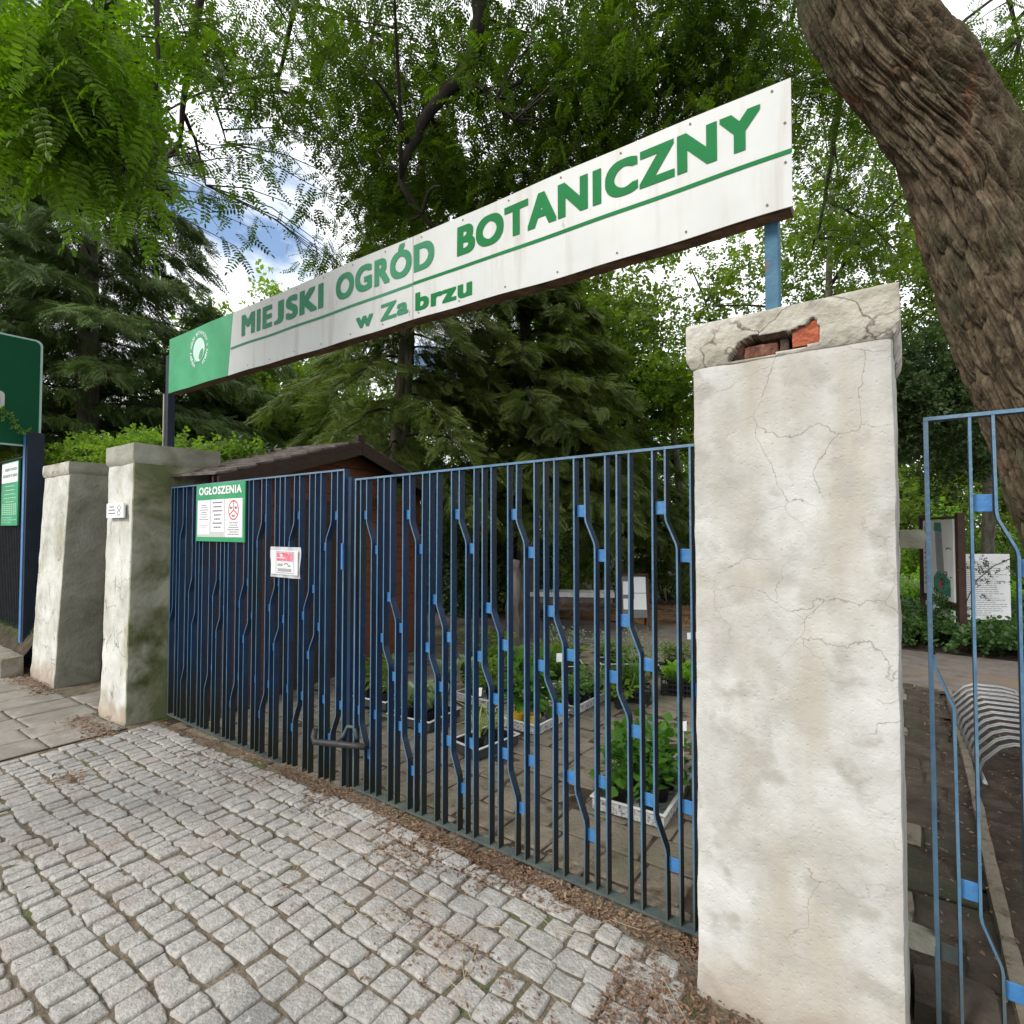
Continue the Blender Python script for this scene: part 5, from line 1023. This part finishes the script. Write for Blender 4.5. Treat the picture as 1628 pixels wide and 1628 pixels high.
def potted(kind, label, x, y, group, pr_=.055, ph=.09, potm='pot', h=None, zb=.015, name='potted_plant'):
    PR, mn, sz, n, hh, mode = KINDS_[kind]; h = h or hh; root = empty(name, (x, y, zb), label, 'plant', group)
    prof = [(pr_ * .72, 0), (pr_ * .95, ph * .9), (pr_ * 1.06, ph * .9), (pr_ * 1.06, ph), (pr_ * .98, ph), (pr_ * .9, ph * .85), (.001, ph * .84)]; mb = MB(); ns_ = 14
    mb.add([(a * math.cos(2 * math.pi * i / ns_), a * math.sin(2 * math.pi * i / ns_), b) for a, b in prof for i in range(ns_)], [(j * ns_ + i, j * ns_ + (i + 1) % ns_, (j + 1) * ns_ + (i + 1) % ns_, (j + 1) * ns_ + i) for j in range(len(prof) - 1) for i in range(ns_)]); kid(mb.build('pot', M[potm], smooth=False), root)
    if mode == 'round':
        q = RNG.normal(0, 1, (n, 3)); q = nz_(q) * RNG.uniform(.35, 1, (n, 1)) * np.array([.13, .13, h * .45]); pos = q + np.array([0, 0, ph + h * .45]); d = nz_(q * np.array([1, 1, .4]) + RNG.normal(0, .02, (n, 3)))
    elif mode == 'stem':
        z_ = RNG.uniform(ph + .05, ph + h, n); pos = np.stack([RNG.normal(0, .03, n), RNG.normal(0, .03, n), z_], 1); d = rdir(n, .15, .4)
    else:
        pos = np.stack([RNG.normal(0, .015, n), RNG.normal(0, .015, n), np.full(n, ph)], 1); d = rdir(n, 0, .3); d[:, 2] = RNG.uniform(.5, 1.6, n); d = nz_(d)
    up = nz_(rdir(n) * .5 + np.array([0, 0, 1])) if mode != 'fan' else nz_(np.cross(d, rdir(n)))
    if mode == 'fan': up = nz_(np.array([0, 0, 1.]) - d * d[:, 2:3] * .5)
    W, F = inst(PR[0] * (1, 1.4 if mode == 'fan' else 1, 1 if mode != 'fan' else 5), PR[1], pos, d, up, sz * RNG.uniform(.6, 1.25, n)); kid(npmesh('foliage', W, F, M[mn]), root)
    sm_ = MB()
    for k in range(min(n, 12)): p = pos[k]; sm_.tube([(0, 0, ph * .8), (p[0] * .3, p[1] * .3, ph + (p[2] - ph) * .5), tuple(p)], .0022, 4, cap=False)
    kid(sm_.build('stems', M[mn]), root); return root
def tray(label, cx, cy, wx, wy, rz=0, mats=('tray', 'trayrim'), h=.065, group='plant trays on the yard'):
    root = empty('plant_tray', (cx, cy, 0.004), label, 'tray', group, rz); a, b = wx / 2, wy / 2; t_ = .008; mb = MB()
    for (x0, x1, y0, y1) in ((-a, a, -b, -b + t_), (-a, a, b - t_, b), (-a, -a + t_, -b + t_, b - t_), (a - t_, a, -b + t_, b - t_)): mb.box(x0, x1, y0, y1, 0, h)
    mb.box(-a + t_, a - t_, -b + t_, b - t_, 0.001, .008); kid(mb.build('tray_body', M[mats[0]], bevel=.002), root); rm = MB(); e = .010
    for (x0, x1, y0, y1) in ((-a - e, a + e, -b - e, -b + t_), (-a - e, a + e, b - t_, b + e), (-a - e, -a + t_, -b + t_, b - t_), (a - t_, a + e, -b + t_, b - t_)): rm.box(x0, x1, y0, y1, h, h + .008)
    kid(rm.build('rim', M[mats[1]], bevel=.002), root); return root
def crate(label, cx, cy, wx, wy, h=.14, rz=0):
    root = empty('plastic_crate', (cx, cy, .004), label, 'crate', 'black lattice crates', rz); mb = MB(); a, b = wx / 2, wy / 2
    for z in (0, .045, .09, h - .012): mb.box(-a, a, -b, -b + .006, z, z + .012).box(-a, a, b - .006, b, z, z + .012).box(-a, -a + .006, -b + .006, b - .006, z, z + .012).box(a - .006, a, -b + .006, b - .006, z, z + .012)
    for i in range(13):
        x = -a + .004 + (2 * a - .012) * i / 12; y = -b + .004 + (2 * b - .012) * i / 12
        for yy in (-b - .001, b - .007): mb.box(x, x + .006, yy, yy + .008, .001, h - .001)
        for xx in (-a - .001, a - .007): mb.box(xx, xx + .008, y, y + .006, .001, h - .001)
    mb.box(-a + .006, a - .006, -b + .006, b - .006, .002, .006); kid(mb.build('lattice', M['pot']), root); return root
def tagstick(x, y, z, label, rz=0, w_=.05, hh=.035):
    root = empty('plant_label', (x, y, 0), label, 'plant label', 'white plant labels', rz); kid(MB().box(-.004, .004, -.001, .001, .06, z).build('stake', M['white']), root); kid(MB().add([(-w_ / 2, -.002, z), (w_ / 2, -.002, z + .01), (w_ / 2, .012, z + hh + .01), (-w_ / 2, .012, z + hh), (-w_ / 2, .0, z), (w_ / 2, .0, z + .01), (w_ / 2, .014, z + hh + .01), (-w_ / 2, .014, z + hh)], [(0, 1, 2, 3), (7, 6, 5, 4), (0, 4, 5, 1), (1, 5, 6, 2), (2, 6, 7, 3), (3, 7, 4, 0)]).build('card', M['white']), root)
def grid_pots(kind, label, cx, cy, nx, ny, dx, dy, group, **kw):
    for i in range(nx):
        for j in range(ny): potted(kind, label, cx + (i - (nx - 1) / 2) * dx + random.uniform(-.01, .01), cy + (j - (ny - 1) / 2) * dy + random.uniform(-.01, .01), group, **kw)
tray('speckled tray with pale rim nearest to the gate, beside the white pillar', -1.27, 3.06, .40, .56, R(4)); grid_pots('lobed', 'lush lobed green plant in black pot in the speckled tray nearest the white pillar', -1.27, 3.06, 2, 3, .17, .17, 'lobed plants in the nearest tray')
tray('dark tray half hidden behind the white pillar', -.82, 3.35, .36, .5, R(4), ('traydark', 'trayrim')); grid_pots('lobed', 'lobed green plant in black pot in the tray behind the white pillar', -.82, 3.35, 2, 2, .17, .2, 'lobed plants in the half hidden tray', h=.3)
tray('dark tray with pale edge holding striped plants near the middle of the gate', -2.47, 3.10, .27, .40, R(-8), ('traydark', 'trayrim')); grid_pots('strap', 'cream striped strappy plant in black pot in its own small tray', -2.47, 3.10, 1, 2, .1, .17, 'striped plants')
tray('speckled tray holding the yellow pots', -2.44, 3.72, .32, .46, R(-1)); potted('tall', 'tall leafy plant in a yellow pot, left one', -2.54, 3.60, 'tall plants in yellow pots', .055, .09, 'potyellow'); potted('tall', 'tall leafy plant in a yellow pot, right one', -2.40, 3.62, 'tall plants in yellow pots', .055, .09, 'potyellow', .42)
potted('small', 'small green plant in grey pot beside the yellow pots', -2.34, 3.76, 'small plants beside the yellow pots', .04, .06, 'potgrey'); potted('tall', 'tall green plant in black pot at the back of the yellow pot tray', -2.50, 3.85, 'tall plants', h=.40)
tray('speckled tray of mixed small plants behind the yellow pots', -2.42, 4.35, .32, .60, R(-2)); grid_pots('small', 'small leafy plant in black pot in the long speckled tray', -2.42, 4.35, 2, 3, .15, .18, 'small plants in the long tray')
tray('speckled tray with bushy plants left of the yellow pots', -3.14, 4.02, .40, .52, R(-5)); grid_pots('bushy', 'bushy green plant in black pot in the tray left of the yellow pots', -3.14, 4.02, 2, 2, .18, .2, 'bushy plants')
for k, (x, y) in enumerate(((-3.65, 4.75), (-3.15, 5.25), (-2.65, 5.75))):
    tray(['dark tray at left end of the back row', 'dark tray in the middle of the back row', 'dark tray at right end of the back row'][k], x, y, .5, .32, R(38), ('traydark', 'trayrim')); grid_pots('bushy', ['low fresh green plant in the left back tray', 'low fresh green plant in the middle back tray', 'low fresh green plant in the right back tray'][k], x, y, 3, 1, .15, .1, 'low plants in the back row', h=.2)
tray('dark tray of low plants in front of the path, behind the middle crate', -2.0, 5.95, .55, .32, R(30), ('traydark', 'trayrim')); grid_pots('bushy', 'low green plant in the tray in front of the path', -2.0, 5.95, 3, 1, .17, .1, 'low plants in front of the path', h=.22)
tray('pale edged tray of grassy seedlings left of the long tray', -2.95, 4.62, .36, .5, R(-3)); grid_pots('grass', 'fine grassy seedling in the pale edged tray', -2.95, 4.62, 2, 3, .15, .15, 'grassy seedlings left of the long tray')
grid_pots('silver', 'silver leaved plant standing on the paving at the back left', -3.3, 5.9, 3, 1, .3, .1, 'silver plants at the back left', h=.3)
crate('black lattice crate of bright plants beside the pillar edge', -1.78, 5.25, .40, .34, .16, R(20)); grid_pots('lime', 'lime green broad plant in the right black crate', -1.78, 5.25, 2, 2, .15, .14, 'lime plants in the right crate', h=.3)
crate('black lattice crate of grassy plants in the middle', -2.10, 4.75, .36, .30, .11, R(20)); grid_pots('grass', 'fine upright grassy plant in the middle black crate', -2.10, 4.75, 2, 2, .14, .12, 'grassy plants in the middle crate')
potted('silver', 'pale silvery small-leaved plant behind the crates', -2.35, 5.35, 'silvery plants', h=.5); potted('silver', 'silvery small-leaved plant beside the path edge', -2.2, 5.6, 'silvery plants', h=.45)
potted('strap', 'iris like striped plant left of the middle crate', -2.36, 4.62, 'iris like plants', h=.3); potted('bushy', 'dark low plant in black pot at right end of the long tray', -2.05, 4.42, 'dark low plants', h=.16)
tray('black tray near the closing lever, behind the gate', -3.22, 3.25, .42, .40, R(6), ('traydark', 'trayrim')); grid_pots('hosta', 'broad blue green leaved plant in the tray behind the lever', -3.22, 3.25, 2, 2, .18, .16, 'blue green plants behind the lever')
tray('black tray of mixed plants behind the meeting post', -3.9, 3.35, .5, .34, R(6), ('traydark', 'trayrim')); grid_pots('bushy', 'leafy green plant in the tray behind the meeting post', -3.9, 3.35, 3, 1, .15, .1, 'leafy plants behind the meeting post', h=.35)
grid_pots('bushy', 'bushy green plant on the paving right of the shed', -3.95, 5.0, 3, 1, .22, .1, 'bushy plants by the shed', h=.34); grid_pots('hosta', 'pale broad leaved plant on the paving in front of the shed', -3.6, 4.1, 1, 2, .2, .25, 'pale broad plants by the shed')
potted('lime', 'lime green plant beside the path, right of the right crate', -1.45, 5.75, 'lime plants by the path', h=.3)
tagstick(-2.40, 4.05, .42, 'white plant label on a stake in the long tray', R(20), .10, .07); tagstick(-1.72, 5.35, .48, 'white plant label above the bright plants by the pillar', R(25), .09, .06); tagstick(-1.06, 3.12, .40, 'white plant label in the lobed plants nearest the pillar', R(15), .04, .05); tagstick(-2.62, 3.2, .3, 'white plant label leaning over the striped plants', R(10), .06, .06)
tk = MB(); limb_mb(tk, [(-4.05, 5.6, -.1), (-4.03, 5.6, .6), (-4.0, 5.6, 1.15)], .09, .075, 10, .03); tag(tk.build('tree_stump', M['barkgrey'], smooth=True), 'thin rough barked stump standing between the shed and the plants', 'tree stump')
